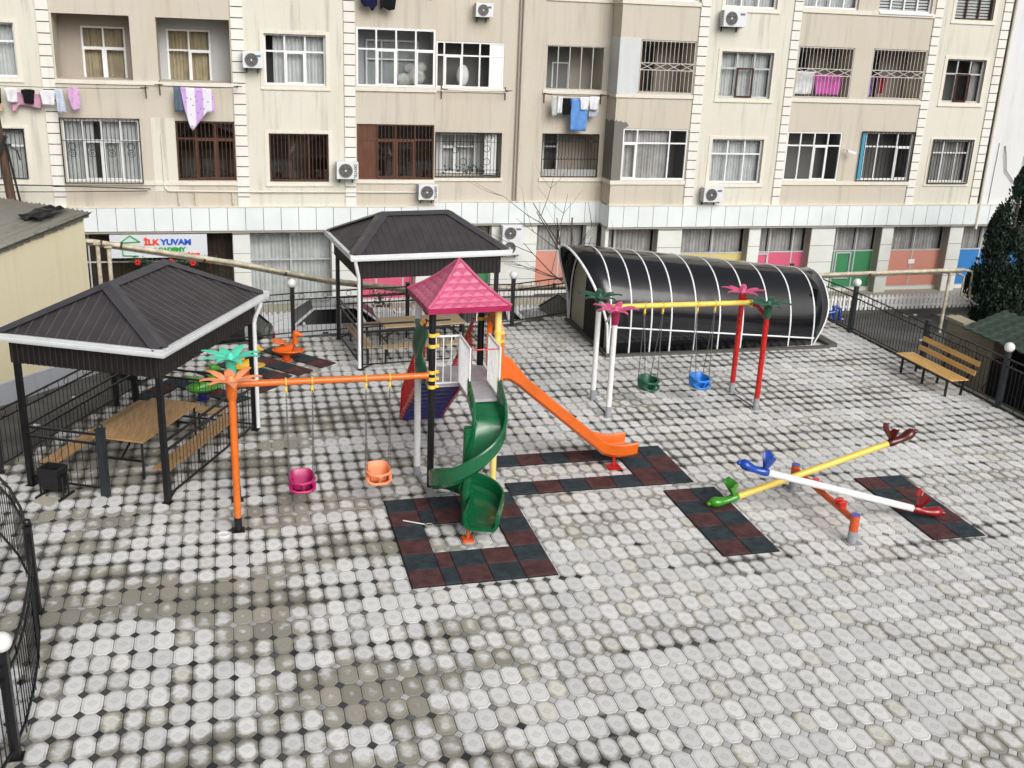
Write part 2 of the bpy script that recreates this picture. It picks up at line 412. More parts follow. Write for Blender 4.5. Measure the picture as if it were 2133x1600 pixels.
seam = rng_map(t, edge, .84, .97)
c = mixc(t, mth(t, 'MULTIPLY', seam, mth(t, 'ADD', .42, mth(t, 'MULTIPLY', grime, .35))), c, (.06,.058,.05))
# small squares
dark_amt = rng_map(t, mth(t, 'ADD', mth(t, 'ADD', mth(t, 'MULTIPLY', left, .38), mth(t, 'MULTIPLY', grime, .62)), mth(t, 'MULTIPLY', mth(t, 'SUBTRACT', r2, .5), .55)), .10, .60)
sq = mixc(t, dark_amt, mixc(t, r3, (.42,.43,.44), (.60,.60,.60)), mixc(t, r3, (.022,.025,.028), (.075,.078,.082)))
sq = mixc(t, mth(t, 'MULTIPLY', rng_map(t, mth(t,'ADD',edge,mth(t,'MULTIPLY',n_small,.3)), .9, 1.1), .7), sq, (.03,.03,.028))
c = mixc(t, typ, c, sq)
c = mixc(t, rng_map(t, noise(t, co, 70, 3, .6), .45, .75, 0, .16), c, (.12,.12,.11))
t.links.new(c, b.inputs['Base Color'])
t.links.new(rng_map(t, n_big, .3, .7, .62, .85), b.inputs['Roughness']); b.inputs['Specular IOR Level'].default_value = .3
h = mth(t, 'SUBTRACT', mth(t, 'MULTIPLY', noise(t, co, 55, 4), .35), mth(t, 'MULTIPLY', marks, .5))
bump(t, b, h, .35, .006)
me.materials.append(m)

# ------------------------------------------------------------------ rubber mats
def mat_piece(parent, x0, x1, y0, y1, red):
    e = .006
    q = MB()
    q.box(x0+e, x1-e, y0+e, y1-e, .002, .030)
    o = q.build('mat_tile', M['rubber_red'] if red else M['rubber_black'], parent, None, .010, 2)
    return o
def rubber_mat(label, org, yaw, tiles):
    """tiles: (u0,u1,v0,v1,red) in metres from the far left corner, v toward the camera"""
    t_ = thing('rubber_mat', label, 'rubber mat', (0,0,0), 'rubber safety mats')
    q = MB()
    for u0,u1,v0,v1,red in tiles: mat_piece(t_, u0, u1, -v1, -v0, red); q.box(u0-.004,u1+.004,-v1-.004,-v0+.004,.001,.016+random.random()*.002)
    q.build('seam_sheet', M['rubber_seam'], t_)
    t_.location = (*org, 0); t_.rotation_euler = (0,0,yaw)
    return t_
T = []
us = [0,.5,.75,1.25,1.75,2.25]; vs = [0,.5,1,1.5,2,2.5,3]
for i in range(5):
    for j in range(6):
        if 1 <= i <= 3 and 2 <= j <= 3: continue
        T.append((us[i],us[i+1],vs[j],vs[j+1], (i+j) % 2 == 1))
rubber_mat('hollow square mat of red and black rubber tiles under the green spiral slide', (2.30,16.47), 0, T)
def chk(nx, ny, first=1): return [(i*.5,i*.5+.5,j*.5,j*.5+.5,(i+j+first) % 2 == 1) for i in range(nx) for j in range(ny)]
def chk2(nx, ny): return [(i*.5,i*.5+.5,j*.5,j*.5+.5,(i+j) % 2 == 0) for i in range(nx) for j in range(ny)]
rubber_mat('two by five rubber tile mat under the green seesaw seat', (7.335,16.05), 0, chk2(2,5))
rubber_mat('two by five rubber tile mat under the dark red seesaw seat', (11.18,15.95), -.015, chk2(2,5))
D = []
for i in range(7):
    x0 = i*.5
    D.append((x0,x0+.5,0,.5, (6-i) % 2 == 1)); D.append((x0,x0+.5,1.25,1.75,(6-i) % 2 == 1))
D += [(3.0,3.5,.5,1.0,True),(3.0,3.5,1.0,1.25,True),(2.5,3.0,.5,1.0,False),(2.5,3.0,1.0,1.25,True)]
rubber_mat('U shaped mat of red and black rubber tiles at the foot of the orange slide', (4.55,18.08), 0, D)
def strip(label, start, end, n, first):
    d = Vector((end[0]-start[0], end[1]-start[1])); yaw = math.atan2(d.y, d.x); L = d.length/n
    tl = [(i*L, i*L+L, -.25, .25, (i+first) % 2 == 1) for i in range(n)]
    rubber_mat(label, start, yaw, tl)
strip('rubber tile strip behind the orange duck spring rider', (.675,25.645), (2.045,24.11), 4, 0)
strip('rubber tile strip in front of the orange duck spring rider', (.09,25.16), (1.465,23.625), 4, 0)
strip('rubber tile strip behind the yellow spring rider', (-.42,24.62), (.98,23.28), 4, 0)
strip('rubber tile strip in front of the yellow spring rider', (-.79,24.08), (.58,22.55), 4, 0)
strip('short rubber tile strip left of the green spring rider by the pavilion table', (-2.1,22.25), (-1.28,23.62), 3, 0)
strip('rubber tile strip in front of the green spring rider', (-1.25,23.25), (.02,21.92), 3, 0)
# ------------------------------------------------------------------ play tower with two slides
BK, WH, YE, BR = (3.12,16.54), (3.05,17.49), (4.26,16.60), (4.19,17.55)
DECK = 2.08
tw = thing('play_tower', 'play tower with pink pyramid roof, green spiral slide and orange straight slide', 'play tower', (3.66,17.05,0))
def post(xy, h, m, r=.057, sleeve=.2, top=None):
    b = MB(); b.tube([(xy[0],xy[1],sleeve),(xy[0],xy[1],h)], r, 16); o = b.build('post', m, tw, 40)
    if sleeve:
        s = MB(); s.tube([(xy[0],xy[1],.012),(xy[0],xy[1],sleeve)], r+.004, 16); s.box(xy[0]-.1,xy[0]+.1,xy[1]-.1,xy[1]+.1,.003,.013)
        s.build('post_sleeve', M['grey_sleeve'], o, 40)
    return o
pb = post(BK, 3.46, M['black_metal'], .06); pw = post(WH, 3.46, M['white_paint'], .06); py = post(YE, 3.46, M['paleyellow'], .06); pk = post(BR, 3.46, M['black_metal'], .06)
def clamps(po, xy, hs, m=None):
    for h in hs:
        b = MB(); b.tube([(xy[0],xy[1],h-.03),(xy[0],xy[1],h+.03)], .074, 16); b.box(xy[0]+.06,xy[0]+.12,xy[1]-.02,xy[1]+.02,h-.025,h+.025)
        b.build('clamp', m or M['yellow_paint'], po, 40)
clamps(pb, BK, (2.97,2.78,2.32,2.20,2.06)); clamps(pw, WH, (2.93,2.24)); clamps(py, YE, (2.95,2.8)); clamps(pk, BR, (2.95,))
# pyramid roof with embossed diamonds
c = Vector((3.66,17.05,0)); yw = R(4); ex = Vector((math.cos(yw),math.sin(yw),0)); ey = Vector((-math.sin(yw),math.cos(yw),0)); hb = .715; EZ, AZ = 3.47, 4.13
CR = [c-ex*hb-ey*hb, c+ex*hb-ey*hb, c+ex*hb+ey*hb, c-ex*hb+ey*hb]
CR = [Vector((p.x,p.y,EZ)) for p in CR]; AP = Vector((c.x,c.y,AZ))
b = MB()
for k in range(4):
    P, Q = CR[k], CR[(k+1) % 4]; nrm = (Q-P).cross(AP-P).normalized()
    def pt(i, f):  # i = row 0..7, f = -1..1 across; slightly concave slope
        s = i/7; base = P.lerp(Q, .5+f*.5*1.); w = P.lerp(AP, s).lerp(Q.lerp(AP, s), .5+f*.5)
        w.z -= .055*math.sin(PI*s); return w
    for i in range(7):
        n0 = 7-i
        for j in range(n0):
            f0, f1 = -1+2*j/n0, -1+2*(j+1)/n0
            a, b_, c_, d = pt(i,f0), pt(i,f1), pt(i+1,f1), pt(i+1,f0)
            mid = (a+b_+c_+d)/4+nrm*.020
            b.add([a,b_,c_,d,mid], [(0,1,4),(1,2,4),(2,3,4),(3,0,4)])
roof = b.build('roof', M['roofpink'], tw)
b = MB()
for k in range(4):
    P, Q = CR[k], CR[(k+1) % 4]
    pts = []
    for i in range(8):
        s = i/7; w = P.lerp(AP, s); w.z += .012-.055*math.sin(PI*s); pts.append(w)
    b.tube(pts, [.03]*7+[.02], 8)
b.build('roof_rib', M['roofpink'], roof, 50)
b = MB()
for k in range(4):
    P, Q = CR[k], CR[(k+1) % 4]; o = (P+Q)/2-Vector((c.x,c.y,EZ)); o = o.normalized()
    b.add([P+Vector((0,0,.012)), Q+Vector((0,0,.012)), Q-Vector((0,0,.085)), P-Vector((0,0,.085))], [(0,3,2,1)])
    b.add([P-Vector((0,0,.085)), Q-Vector((0,0,.085)), Q.lerp(Vector((c.x,c.y,EZ)), .1)-Vector((0,0,.06)), P.lerp(Vector((c.x,c.y,EZ)), .1)-Vector((0,0,.06))], [(0,1,2,3)])
b.build('roof_skirt', M['deep_pink'], roof)
# deck
b = MB(); b.box(3.06,4.25,16.58,17.52,DECK-.06,DECK); b.box(3.60,4.10,15.74,16.579,DECK-.05,DECK-.002)
for x, y in ((3.9,17.1),(3.97,16.9)): b.tube([(x,y,DECK),(x,y,DECK+.006)], .018, 8)
b.build('deck', M['deck_paint'], tw, None, .006)
# white rails
def rail(P, Q, n, z0=DECK+.03, z1=DECK+.86, last=True):
    b = MB(); P = Vector(P); Q = Vector(Q)
    b.bar((P.x,P.y,z1),(Q.x,Q.y,z1),.032); b.bar((P.x,P.y,z0),(Q.x,Q.y,z0),.028)
    for i in range(n+1):
        p = P.lerp(Q, i/n); b.bar((p.x,p.y,z0),(p.x,p.y,z1),.026 if i in (0,n) else .017, None, (0,1,0))
    b.build('guard_rail', M['white_paint'], tw)
rail((3.60,15.76),(3.60,16.57),9); rail((4.10,15.76),(4.10,16.57),9); rail((3.18,16.55),(3.585,16.55),3); 
b = MB(); b.tube([(3.6,15.78,DECK+.84),(4.10,15.78,DECK+.84)], .014, 8); b.build('crossbar', M['red_paint'], tw)
# green leaf-shaped side panel between the white and the black post
b = MB(); rows = []
for i in range(15):
    s = i/14; z = DECK+.02+.92*s
    w0 = .07+.03*math.sin(s*PI*4)+.02*s; rows.append([])
    for j in range(9):
        f = j/8; y = BK[1]+w0+(WH[1]-BK[1]-2*w0)*f
        rows[-1].append((3.02-.10*math.sin(f*PI)*math.sin(.3+s*2.6)+.03*math.sin(f*9+s*8), y, z+.06*math.sin(f*PI)*s))
b.grid(rows); o = b.build('side_panel', M['dkgreen_pl'], tw, 50)
sm = o.modifiers.new('thick','SOLIDIFY'); sm.thickness = .025
# ladder at the back: blue treads between red sides
X0, X1, YT, YB = 3.20, 4.06, 17.56, 20.40
b = MB()
for x in (X0, X1):
    b.bar((x,YT,DECK-.05),(x,YB,.02),.05,.10); b.bar((x,YT,DECK+.86),(x,YB-.25,.78),.04)
    b.bar((x,YB-.25,.78),(x,YB,.02),.05)
    for i in range(1, 24):
        s = i/24; y = YT+(YB-.12-YT)*s; zl = DECK-.05+(0.02-DECK+.05)*(y-YT)/(YB-YT)
        zu = DECK+.86+(.78-DECK-.86)*min(1, (y-YT)/(YB-.25-YT)); 
        if zu-zl > .05: b.bar((x,y,zl),(x,y,zu),.018,None,(0,1,0))
b.build('stair_side', M['red_paint'], tw)
for i in range(13):
    s = (i+.6)/13; y = YT+(YB-YT)*s; z = DECK*(1-s)
    b = MB(); b.box(X0+.03,X1-.03,y-.10,y+.10,z-.03,z)
    b.build('tread', M['navy_paint'], tw)
# orange hood between the yellow and the rear post
b = MB(); n = 17; outer = []; inner = []
yc, hw, zb, zs = 17.07, .47, DECK+.02, 2.78
for i in range(n):
    a = PI*i/(n-1); outer.append((yc+hw*math.cos(a)*1.0, zs+.47*math.sin(a))); inner.append((yc+.30*math.cos(a), zs-.05+.30*math.sin(a)))
outer = [(yc+hw,zb)]+outer+[(yc-hw,zb)]; inner = [(yc+.30,zb)]+inner+[(yc-.30,zb)]
m_ = len(outer)
def hx(y, z, w): return (4.30+w-.06*math.cos((y-yc)*3.2), y, z)
V = [hx(y,z,0) for y,z in outer]+[hx(y,z,0) for y,z in inner]+[hx(y,z,.09) for y,z in outer]+[hx(y,z,.09) for y,z in inner]
F = []
for i in range(m_-1):
    F += [(i,i+1,m_+i+1,m_+i),(2*m_+i,3*m_+i,3*m_+i+1,2*m_+i+1),(i,2*m_+i,2*m_+i+1,i+1),(m_+i,m_+i+1,3*m_+i+1,3*m_+i)]
b.add(V, F); hood = b.build('slide_hood', M['orange_pl'], tw, 40)
# slides: a trough profile swept along a path
def trough(path, prof, name, m, parent, smooth=35, wall=None):
    P = [Vector(p) for p in path]; rows = []
    for i, p in enumerate(P):
        t_ = (P[min(i+1,len(P)-1)]-P[max(i-1,0)]); t_.z = 0; t_.normalize()
        lat = Vector((t_.y,-t_.x,0)); k = wall(i/(len(P)-1)) if wall else 1.
        rows.append([p+lat*u+Vector((0,0,(v*k if v > .03 else v))) for u, v in prof])
    b = MB(); b.loft(rows); return b.build(name, m, parent, smooth)
PR = [(-.285,.26),(-.27,.285),(-.245,.285),(-.23,.26),(-.225,.06),(-.18,.004),(.18,.004),(.225,.06),(.23,.26),(.245,.285),(.27,.285),(.285,.26),(.275,.03),(.21,-.045),(-.21,-.045),(-.275,.03)]
AX, AY, RC = 3.51, 15.36, .345
path = []
for i in range(5): path.append((3.855, 15.80-.11*i, 2.02-.05*i))
zk = [(0,1.80),(60,1.40),(120,1.02),(180,.74),(240,.54),(300,.42),(360,.33),(385,.30)]
def zat(a):
    for (a0,z0),(a1,z1) in zip(zk, zk[1:]):
        if a <= a1: s = (a-a0)/(a1-a0); return z0+(z1-z0)*s
    return zk[-1][1]
for i in range(1, 53):
    a = 385*i/52; th = -R(a); path.append((AX+RC*math.cos(th), AY+RC*math.sin(th), zat(a)))
lx, ly, lz = path[-1]; d = Vector((path[-1][0]-path[-2][0], path[-1][1]-path[-2][1])).normalized()
for i in range(1, 6): path.append((lx+d.x*.13*i+.045*i*0, ly+d.y*.13*i, lz-.02*i+.004*i*i))
sp_ = trough(path, PR, 'spiral_slide', M['green_pl'], tw, 35, lambda s: 1+.45*max(0, 1-s*9))
b = MB(); b.tube([(AX,AY,.02),(AX,AY,1.75)], [.085,.075], 14); b.build('slide_column', M['green_pl'], sp_, 40)
b = MB(); b.box(3.34,3.52,14.74,14.9,.0,.05); b.tube([(3.43,14.82,.04),(3.43,14.82,.25)], .03, 8); b.build('slide_foot', M['rustorange'], sp_, 40)
PO = [(-.31,.20),(-.295,.225),(-.27,.225),(-.255,.20),(-.245,.05),(-.20,.004),(.20,.004),(.245,.05),(.255,.20),(.27,.225),(.295,.225),(.31,.20),(.285,.0),(.22,-.06),(-.22,-.06),(-.285,.0)]
A_, B_, C_ = Vector((4.38,17.10,2.05)), Vector((6.50,17.42,.36)), Vector((7.22,17.50,.27))
path = [A_, A_+Vector((.16,.02,-.02))]
for i in range(1, 15): path.append((A_+Vector((.2,.03,-.03))).lerp(B_, i/14))
for s in (.12,.3,.5,.7,.9,1.): path.append(B_.lerp(C_, s)+Vector((0,0,-.055*math.sin(PI*min(1,s))))) 
os_ = trough(path, PO, 'straight_slide', M['orange_pl'], tw, 35, lambda s: 1+1.0*max(0, 1-s*8))
b = MB(); b.tube([(6.80,17.26,.02),(6.80,17.26,.27)], .032, 10); b.build('slide_leg', M['red_paint'], os_, 40)
b = MB(); b.box(6.67,6.93,17.10,17.38,.003,.017); b.build('base_plate', M['red_paint'], os_)
b = MB(); b.bar((3.05,17.4,.03),(3.12,16.6,.03),.04,.03); b.bar((3.15,16.54,.03),(4.2,16.6,.03),.04,.03); b.build('ground_rail', M['grey_sleeve'], tw)

# ------------------------------------------------------------------ swings
def palm_crown(b, x, y, z, r, rot=0., n=8, droop=.05):
    """eight pointed leaves round a bud"""
    for k in range(n):
        a = rot+2*PI*k/n; d = Vector((math.cos(a),math.sin(a),0)); s = Vector((-d.y,d.x,0))
        L = r*(1. if k % 2 else .96); top = []; bot = []
        prof = [(0.,.034,.06),(.12,.042,.105),(.28,.060,.145),(.48,.066,.175),(.68,.054,.19),(.85,.034,.19),(1.,.006,.175)]
        for u, w, h in prof:
            p = Vector((x,y,z))+d*(L*u+.03)+Vector((0,0,h*1.08+(.03 if k % 2 else -.012)*u))
            top.append((p-s*w*1.15*r/.45, p+Vector((0,0,.028*(1-u)+.012)), p+s*w*1.15*r/.45, p-Vector((0,0,.022))))
        b.loft([list(q) for q in top])
    b.sphere((x,y,z+.13), .088*r/.45, 12, 8, (1,1,.8)); b.tube([(x,y,z+.1),(x,y,z+.20),(x,y,z+.235)], [.075,.052,.02], 10)
def crown_cup(b, x, y, z): b.tube([(x,y,z-.16),(x,y,z-.13),(x,y,z+.02),(x,y,z+.10)], [.066,.078,.088,.09], 16)
def swing_post(parent, x, y, h, m, sleeve_m, crown_m, cup_m, r=.052, sl=.24, rot=0., cr=.46):
    b = MB(); b.tube([(x,y,sl),(x,y,h)], r, 16); o = b.build('post', m, parent, 40)
    b = MB(); b.tube([(x,y,.01),(x,y,sl)], r+.006, 16); b.box(x-.1,x+.1,y-.1,y+.1,.003,.012); b.build('post_sleeve', sleeve_m, o, 40)
    b = MB(); palm_crown(b, x, y, h, cr, rot); cr_ = b.build('palm_crown', crown_m, o, 40)
    b = MB(); crown_cup(b, x, y, h); b.build('crown_cup', cup_m, o, 40)
    return o
def hangers(parent, pts, m, r):
    for x, y, z in pts:
        b = MB(); b.ring((x,y,z), (0,1,0), (0,0,1), r+.006, .014, 16, 6); b.box(x-.018,x+.018,y-.02,y+.02,z-r-.10,z-r-.005)
        b.ring((x,y,z-r-.12), (1,0,0), (0,0,1), .022, .007, 10, 5)
        b.build('hanger', m, parent, 40)
sw = thing('swing_set', 'orange swing beam bolted to the tower with coral and mint palm posts', 'swing frame', (-.1,16.4,0))
swing_post(sw, -.15, 15.81, 2.42, M['orange_paint'], M['black_metal'], M['salmon_pl'], M['orange_paint'], .056, .24, .1)
swing_post(sw, -.15, 16.97, 2.42, M['orange_paint'], M['black_metal'], M['teal_pl'], M['teal_pl'], .056, .24, .35, .48)
b = MB(); b.tube([(-.15,15.85,2.30),(-.15,16.93,2.30)], .045, 14); b.build('crossbar', M['orange_paint'], sw, 40)
b = MB(); b.tube([(-.11,16.40,2.30),(3.05,16.50,2.27)], .056, 18); b.build('beam', M['orange_paint'], sw, 40)
hp1 = [(.70,16.426,2.293),(1.12,16.44,2.289),(2.0,16.467,2.281),(2.40,16.48,2.277)]
hangers(sw, hp1, M['yellow_paint'], .056)
sw2 = thing('swing_set', 'separate swing with yellow beam, white and red posts topped by pink and green palms', 'swing frame', (9.35,20.4,0))
swing_post(sw2, 7.61, 19.85, 2.22, M['white_paint'], M['grey_sleeve'], M['pink_pl'], M['deep_pink'], .06, .24, .2)
swing_post(sw2, 7.63, 20.94, 2.22, M['white_paint'], M['grey_sleeve'], M['dkgreen_pl'], M['dkgreen_pl'], .06, .24, .5)
swing_post(sw2, 11.03, 20.91, 2.26, M['red_paint'], M['grey_sleeve'], M['pink_pl'], M['red_paint'], .06, .26, .3)
swing_post(sw2, 11.09, 19.81, 2.26, M['red_paint'], M['grey_sleeve'], M['dkgreen_pl'], M['dkgreen_pl'], .06, .26, .1)
b = MB(); b.bar((7.61,19.9,2.26),(7.63,20.9,2.26),.07,.07); b.bar((7.61,20.05,2.24),(7.62,20.4,1.95),.04); b.build('crossbar', M['white_paint'], sw2, None, .01)
b = MB(); b.tube([(11.09,19.86,2.1),(11.07,20.2,2.26),(11.03,20.86,2.26)], .045, 12); b.build('crossbar', M['red_paint'], sw2, 40)
b = MB(); b.tube([(7.66,20.38,2.30),(10.98,20.40,2.30)], .056, 18); b.obox((10.97,20.4,2.3), (1,0,0),(0,1,0),(0,0,1), .015,.09,.09); b.build('beam', M['yellow_paint'], sw2, 40)
hp2 = [(8.48,20.385,2.30),(8.90,20.388,2.30),(9.71,20.392,2.30),(10.13,20.396,2.30)]
hangers(sw2, hp2, M['yellow_paint'], .056)
b = MB(); b.bar((7.61,19.95,.012),(7.63,20.85,.012),.02,.012); b.bar((11.09,19.95,.012),(11.03,20.8,.012),.02,.012); b.build('ground_rail', M['black_metal'], sw2)
# bucket seats
def seat(label, loc, m, rz, hl, hr):
    """hl, hr: world points of the hangers; chains are straight lines to the rim"""
    t_ = thing('bucket_swing', label, 'swing seat', loc, 'bucket swing seats')
    def ringp(hw, hd, z, y0=0, e=3.2, back=0.):
        out = []
        for i in range(28):
            a = 2*PI*i/28; ca, sa = math.cos(a), math.sin(a)
            x = hw*math.copysign(abs(ca)**(2/e), ca); y = hd*math.copysign(abs(sa)**(2/e), sa)+y0
            out.append((x, y, z+back*max(0, sa)**.7))
        return out
    rows = [ringp(.14,.10,-.13,0), ringp(.185,.14,-.12,0), ringp(.21,.165,-.06,.0), ringp(.215,.175,.03,.01,3.2,.04), ringp(.205,.175,.10,.02,3.2,.05), ringp(.195,.17,.115,.02,3.2,.055),
            ringp(.18,.15,.10,.02,3.2,.05), ringp(.17,.14,.0,.01,3.2,.03), ringp(.15,.11,-.09,0), ringp(.09,.05,-.10,0)]
    b = MB(); b.loft(rows)
    # open front between the lip and the bar
    keep = []
    for f in b.f:
        mx_ = sum(b.v[i][0] for i in f)/len(f); my_ = sum(b.v[i][1] for i in f)/len(f); mz_ = sum(b.v[i][2] for i in f)/len(f)
        if not (my_ < -.085 and abs(mx_) < .165 and mz_ > -.10): keep.append(f)
    b.f = keep; b.mi = [0]*len(keep)
    ro = Matrix.Rotation(rz, 3, 'Z'); L = Vector(loc)
    V = []
    for x, y, z in b.v:
        V.append(L+ro @ Vector((x,y,z)))
    b.v = [tuple(v) for v in V]
    s_ = b.build('seat_shell', m, t_, 50)
    b = MB(); P = lambda x,y,z: L+ro @ Vector((x,y,z))
    b.tube([P(-.195,.02,.11),P(-.20,-.10,.09),P(-.15,-.20,.07),P(0,-.225,.05),P(.15,-.20,.07),P(.20,-.10,.09),P(.195,.02,.11)], .026, 10)
    b.tube([P(-.205,-.05,-.02),P(-.19,-.17,-.07),P(-.10,-.215,-.10),P(.10,-.215,-.10),P(.19,-.17,-.07),P(.205,-.05,-.02)], .028, 10)
    b.tube([P(0,-.225,.05),P(0,-.20,-.01),P(0,-.17,-.07)], [.05,.035,.03], 8)
    b.build('safety_bar', m, s_, 50)
    for sgn, hp in ((-1,hl),(1,hr)):
        for yy in (-.10,.11):
            ch = MB()
            a = Vector((hp[0],hp[1],hp[2]-.19)); e_ = P(sgn*.20,yy,.09); n = int((a-e_).length/.034)
            for i in range(n):
                p = a.lerp(e_, (i+.5)/n); d = (e_-a).normalized(); w = Vector((1,0,0)) if i % 2 else Vector((0,1,0))
                q0, q1 = p-d*.02, p+d*.02
                ch.bar(q0-w*.008, q1-w*.008, .0075); ch.bar(q0+w*.008, q1+w*.008, .0075)
            ch.build('chain', M['chain'], t_)
    return t_
seat('magenta bucket swing seat hanging from the orange beam', (.91,16.44,.50), M['magenta_pl'], .05, hp1[0], hp1[1])
seat('orange bucket swing seat hanging from the orange beam', (2.20,16.47,.54), M['salmon_pl'], .03, hp1[2], hp1[3])
seat('dark green bucket swing seat hanging from the yellow beam', (8.69,20.39,.52), M['dkgreen_pl'], .45, hp2[0], hp2[1])
seat('bright blue bucket swing seat hanging from the yellow beam', (9.92,20.39,.51), M['blue_pl'], .30, hp2[2], hp2[3])

# ------------------------------------------------------------------ seesaws
st = thing('seesaw_stand', 'low orange seesaw bar on two posts with grey sleeves and blue caps', 'seesaw stand', (9.73,14.67,0))
for (x,y) in ((9.70,13.63),(9.76,15.72)):
    b = MB(); b.tube([(x,y,.22),(x,y,.50)], .075, 18); o = b.build('post', M['rustorange'], st, 40)
    b = MB(); b.tube([(x,y,.012),(x,y,.22)], .08, 18); b.box(x-.13,x+.13,y-.13,y+.13,.003,.013); b.build('post_sleeve', M['grey_sleeve'], o, 40)
    b = MB(); b.tube([(x,y,.50),(x,y,.512)], .079, 18); b.build('post_cap', mat('violet_blue_cap', (.10,.12,.42), .5), o, 40)
b = MB(); b.tube([(9.70,13.66,.40),(9.76,15.69,.40)], .058, 16); b.build('bar', M['rustorange'], st, 40)
for y in (14.05,14.18,14.85,14.98):
    b = MB(); b.box(9.66,9.78,y-.012,y+.012,.43,.56); b.tube([(9.64,y,.53),(9.80,y,.53)], .018, 8); b.build('pivot_bracket', M['red_paint'], st, 40)
def animal_seat(parent, base, d, m):
    """a moulded seat: a rounded body pointing outward and an upright fan with two pointed ears"""
    d = Vector(d).normalized(); s = Vector((-d.y,d.x,0)).normalized(); up = s.cross(d)*-1
    if up.z < 0: up = -up
    B = Vector(base)
    prof = [(-.10,.060,.060,0),(-.04,.080,.080,0.),(.03,.082,.078,.0),(.10,.078,.066,.0),(.17,.082,.066,.005),(.25,.098,.084,.02),(.32,.108,.100,.035),(.38,.098,.094,.045),(.425,.066,.066,.05),(.445,.040,.040,.05),(.465,.045,.045,.05),(.49,.036,.036,.05),(.505,.010,.010,.05)]
    rings = []
    for u, w, h, z in prof:
        c_ = B+d*u+up*z; rings.append([c_+s*(w*math.cos(2*PI*k/16))+up*(h*math.sin(2*PI*k/16)*(1 if k < 9 else .9)) for k in range(16)])
    b = MB(); b.loft(rings); body = b.build('seat', m, parent, 60)
    b = MB(); o_, i_ = [], []
    for q in range(15):
        ph = R(-105+210*q/14); row = []; row2 = []
        ear = .30-.055*math.cos(ph*1.0)**2*0+(.055*math.exp(-((abs(ph)-1.15)/.28)**2))-(.05*math.exp(-(ph/.45)**2))
        for k in range(7):
            v = k/6; r_ = .035+.125*v**.75; z = .045+(ear-.045)*v
            dr = -d*math.cos(ph)+s*math.sin(ph)*1.08
            row.append(B+d*(.0+.03*v)+dr*r_+up*z); row2.append(B+d*(.0+.03*v)+dr*(r_-.024)+up*(z-.004))
        o_.append(row); i_.append(row2)
    b.grid(o_); b.grid(i_)
    n0 = 15*7
    for q in range(14):
        t0 = q*7+6; b.f.append([t0,t0+7,n0+t0+7,n0+t0]); b.mi.append(0); t0 = q*7; b.f.append([t0+7,t0,n0+t0,n0+t0+7]); b.mi.append(0)
    for k in range(6):
        for q in (0,14): t0 = q*7+k; b.f.append([t0,t0+1,n0+t0+1,n0+t0]); b.mi.append(0)
    b.build('ear_handle', m, parent, 35)
def seesaw(label, p, q, m, ma, mb, r=.058):
    p, q = Vector(p), Vector(q); c_ = (p+q)/2
    t_ = thing('seesaw_beam', label, 'seesaw', c_, 'seesaw beams')
    b = MB(); b.tube([p,q], r, 18); b.build('beam', m, t_, 40)
    d = (q-p).normalized(); animal_seat(t_, p-d*.03, -d, ma); animal_seat(t_, q+d*.03, d, mb)
seesaw('yellow seesaw beam with a green seat down and a maroon seat up', (8.32,15.20,.20), (11.26,15.14,1.08), M['yellow_paint'], M['green_gl'], M['brown_gl'])
seesaw('white seesaw beam with a blue seat up and a dark red seat down', (8.60,14.78,.85), (11.28,14.19,.21), M['white_paint'], M['seablue_pl'], M['red_gl'], .062)

# ------------------------------------------------------------------ spring riders
def rider(label, loc, yaw, m, spring_m, kind):
    t_ = thing('spring_rider', label, 'spring rider', loc, 'animal spring riders')
    d = Vector((math.cos(yaw),math.sin(yaw),0)); s = Vector((-d.y,d.x,0)); L = Vector(loc)
    P = lambda u,v,w: L+d*u+s*v+Vector((0,0,w))
    b = MB(); sp_n = 70
    b.tube([P(.085*math.cos(i*.62),.085*math.sin(i*.62),.03+.14*i/sp_n) for i in range(sp_n+1)], .014, 6)
    b.build('spring', spring_m, t_, 50)
    b = MB(); b.tube([P(0,0,.0),P(0,0,.03)], .16, 16); b.build('base_plate', spring_m, t_, 40)
    rows = []   # dish shaped foot rest
    for i in range(6):
        r_ = i/5; rows.append([P(.40*r_*math.cos(a)*(1+.15*math.cos(a)), .26*r_*math.sin(a), .17+.10*r_*r_*(1 if kind else .9)) for a in [2*PI*k/28 for k in range(28)]])
    b = MB(); b.grid(rows, cv=True); o = b.build('foot_rest', m, t_, 50); q = o.modifiers.new('t','SOLIDIFY'); q.thickness = .025
    b = MB()
    body = [(-.26,.04,.40,.03),(-.20,.09,.42,.08),(-.08,.11,.42,.11),(.05,.11,.43,.12),(.15,.09,.46,.13),(.20,.075,.56,.08),(.205,.06,.66,.06),(.20,.065,.73,.06),(.22,.055,.77,.045),(.24,.02,.80,.015)]
    body = [(u*1.12,w*1.2,.26+(z-.42)*1.28,h*1.2) for u,w,z,h in body]
    rings = []
    for u, w, z, h in body:
        nrm = Vector((0,0,1)) if u < .19 else (d*.8+Vector((0,0,.2)))
        rings.append([P(u,0,z)+s*(w*math.cos(2*PI*k/14))+nrm*(h*math.sin(2*PI*k/14)) for k in range(14)])
    b.loft(rings)
    b.sphere(P(.25,0,.685), .088, 14, 10); b.tube([P(.31,0,.67),P(.38,0,.645),P(.43,0,.635)], [.055,.042,.014], 10)
    b.build('body', m, t_, 50)
    b = MB(); rows = [[P(-.30+.30*u, (v-.5)*.36*(1-.2*u), .44+.03*math.cos((v-.5)*3)+.05*(1-u)**2) for v in [k/6 for k in range(7)]] for u in [k/4 for k in range(5)]]
    b.grid(rows); o = b.build('wing_seat', m, t_, 50); q = o.modifiers.new('t','SOLIDIFY'); q.thickness = .03
    b = MB(); b.tube([P(.15,-.2,.52),P(.15,.2,.52)], .016, 8); b.build('handle', m, t_, 40)
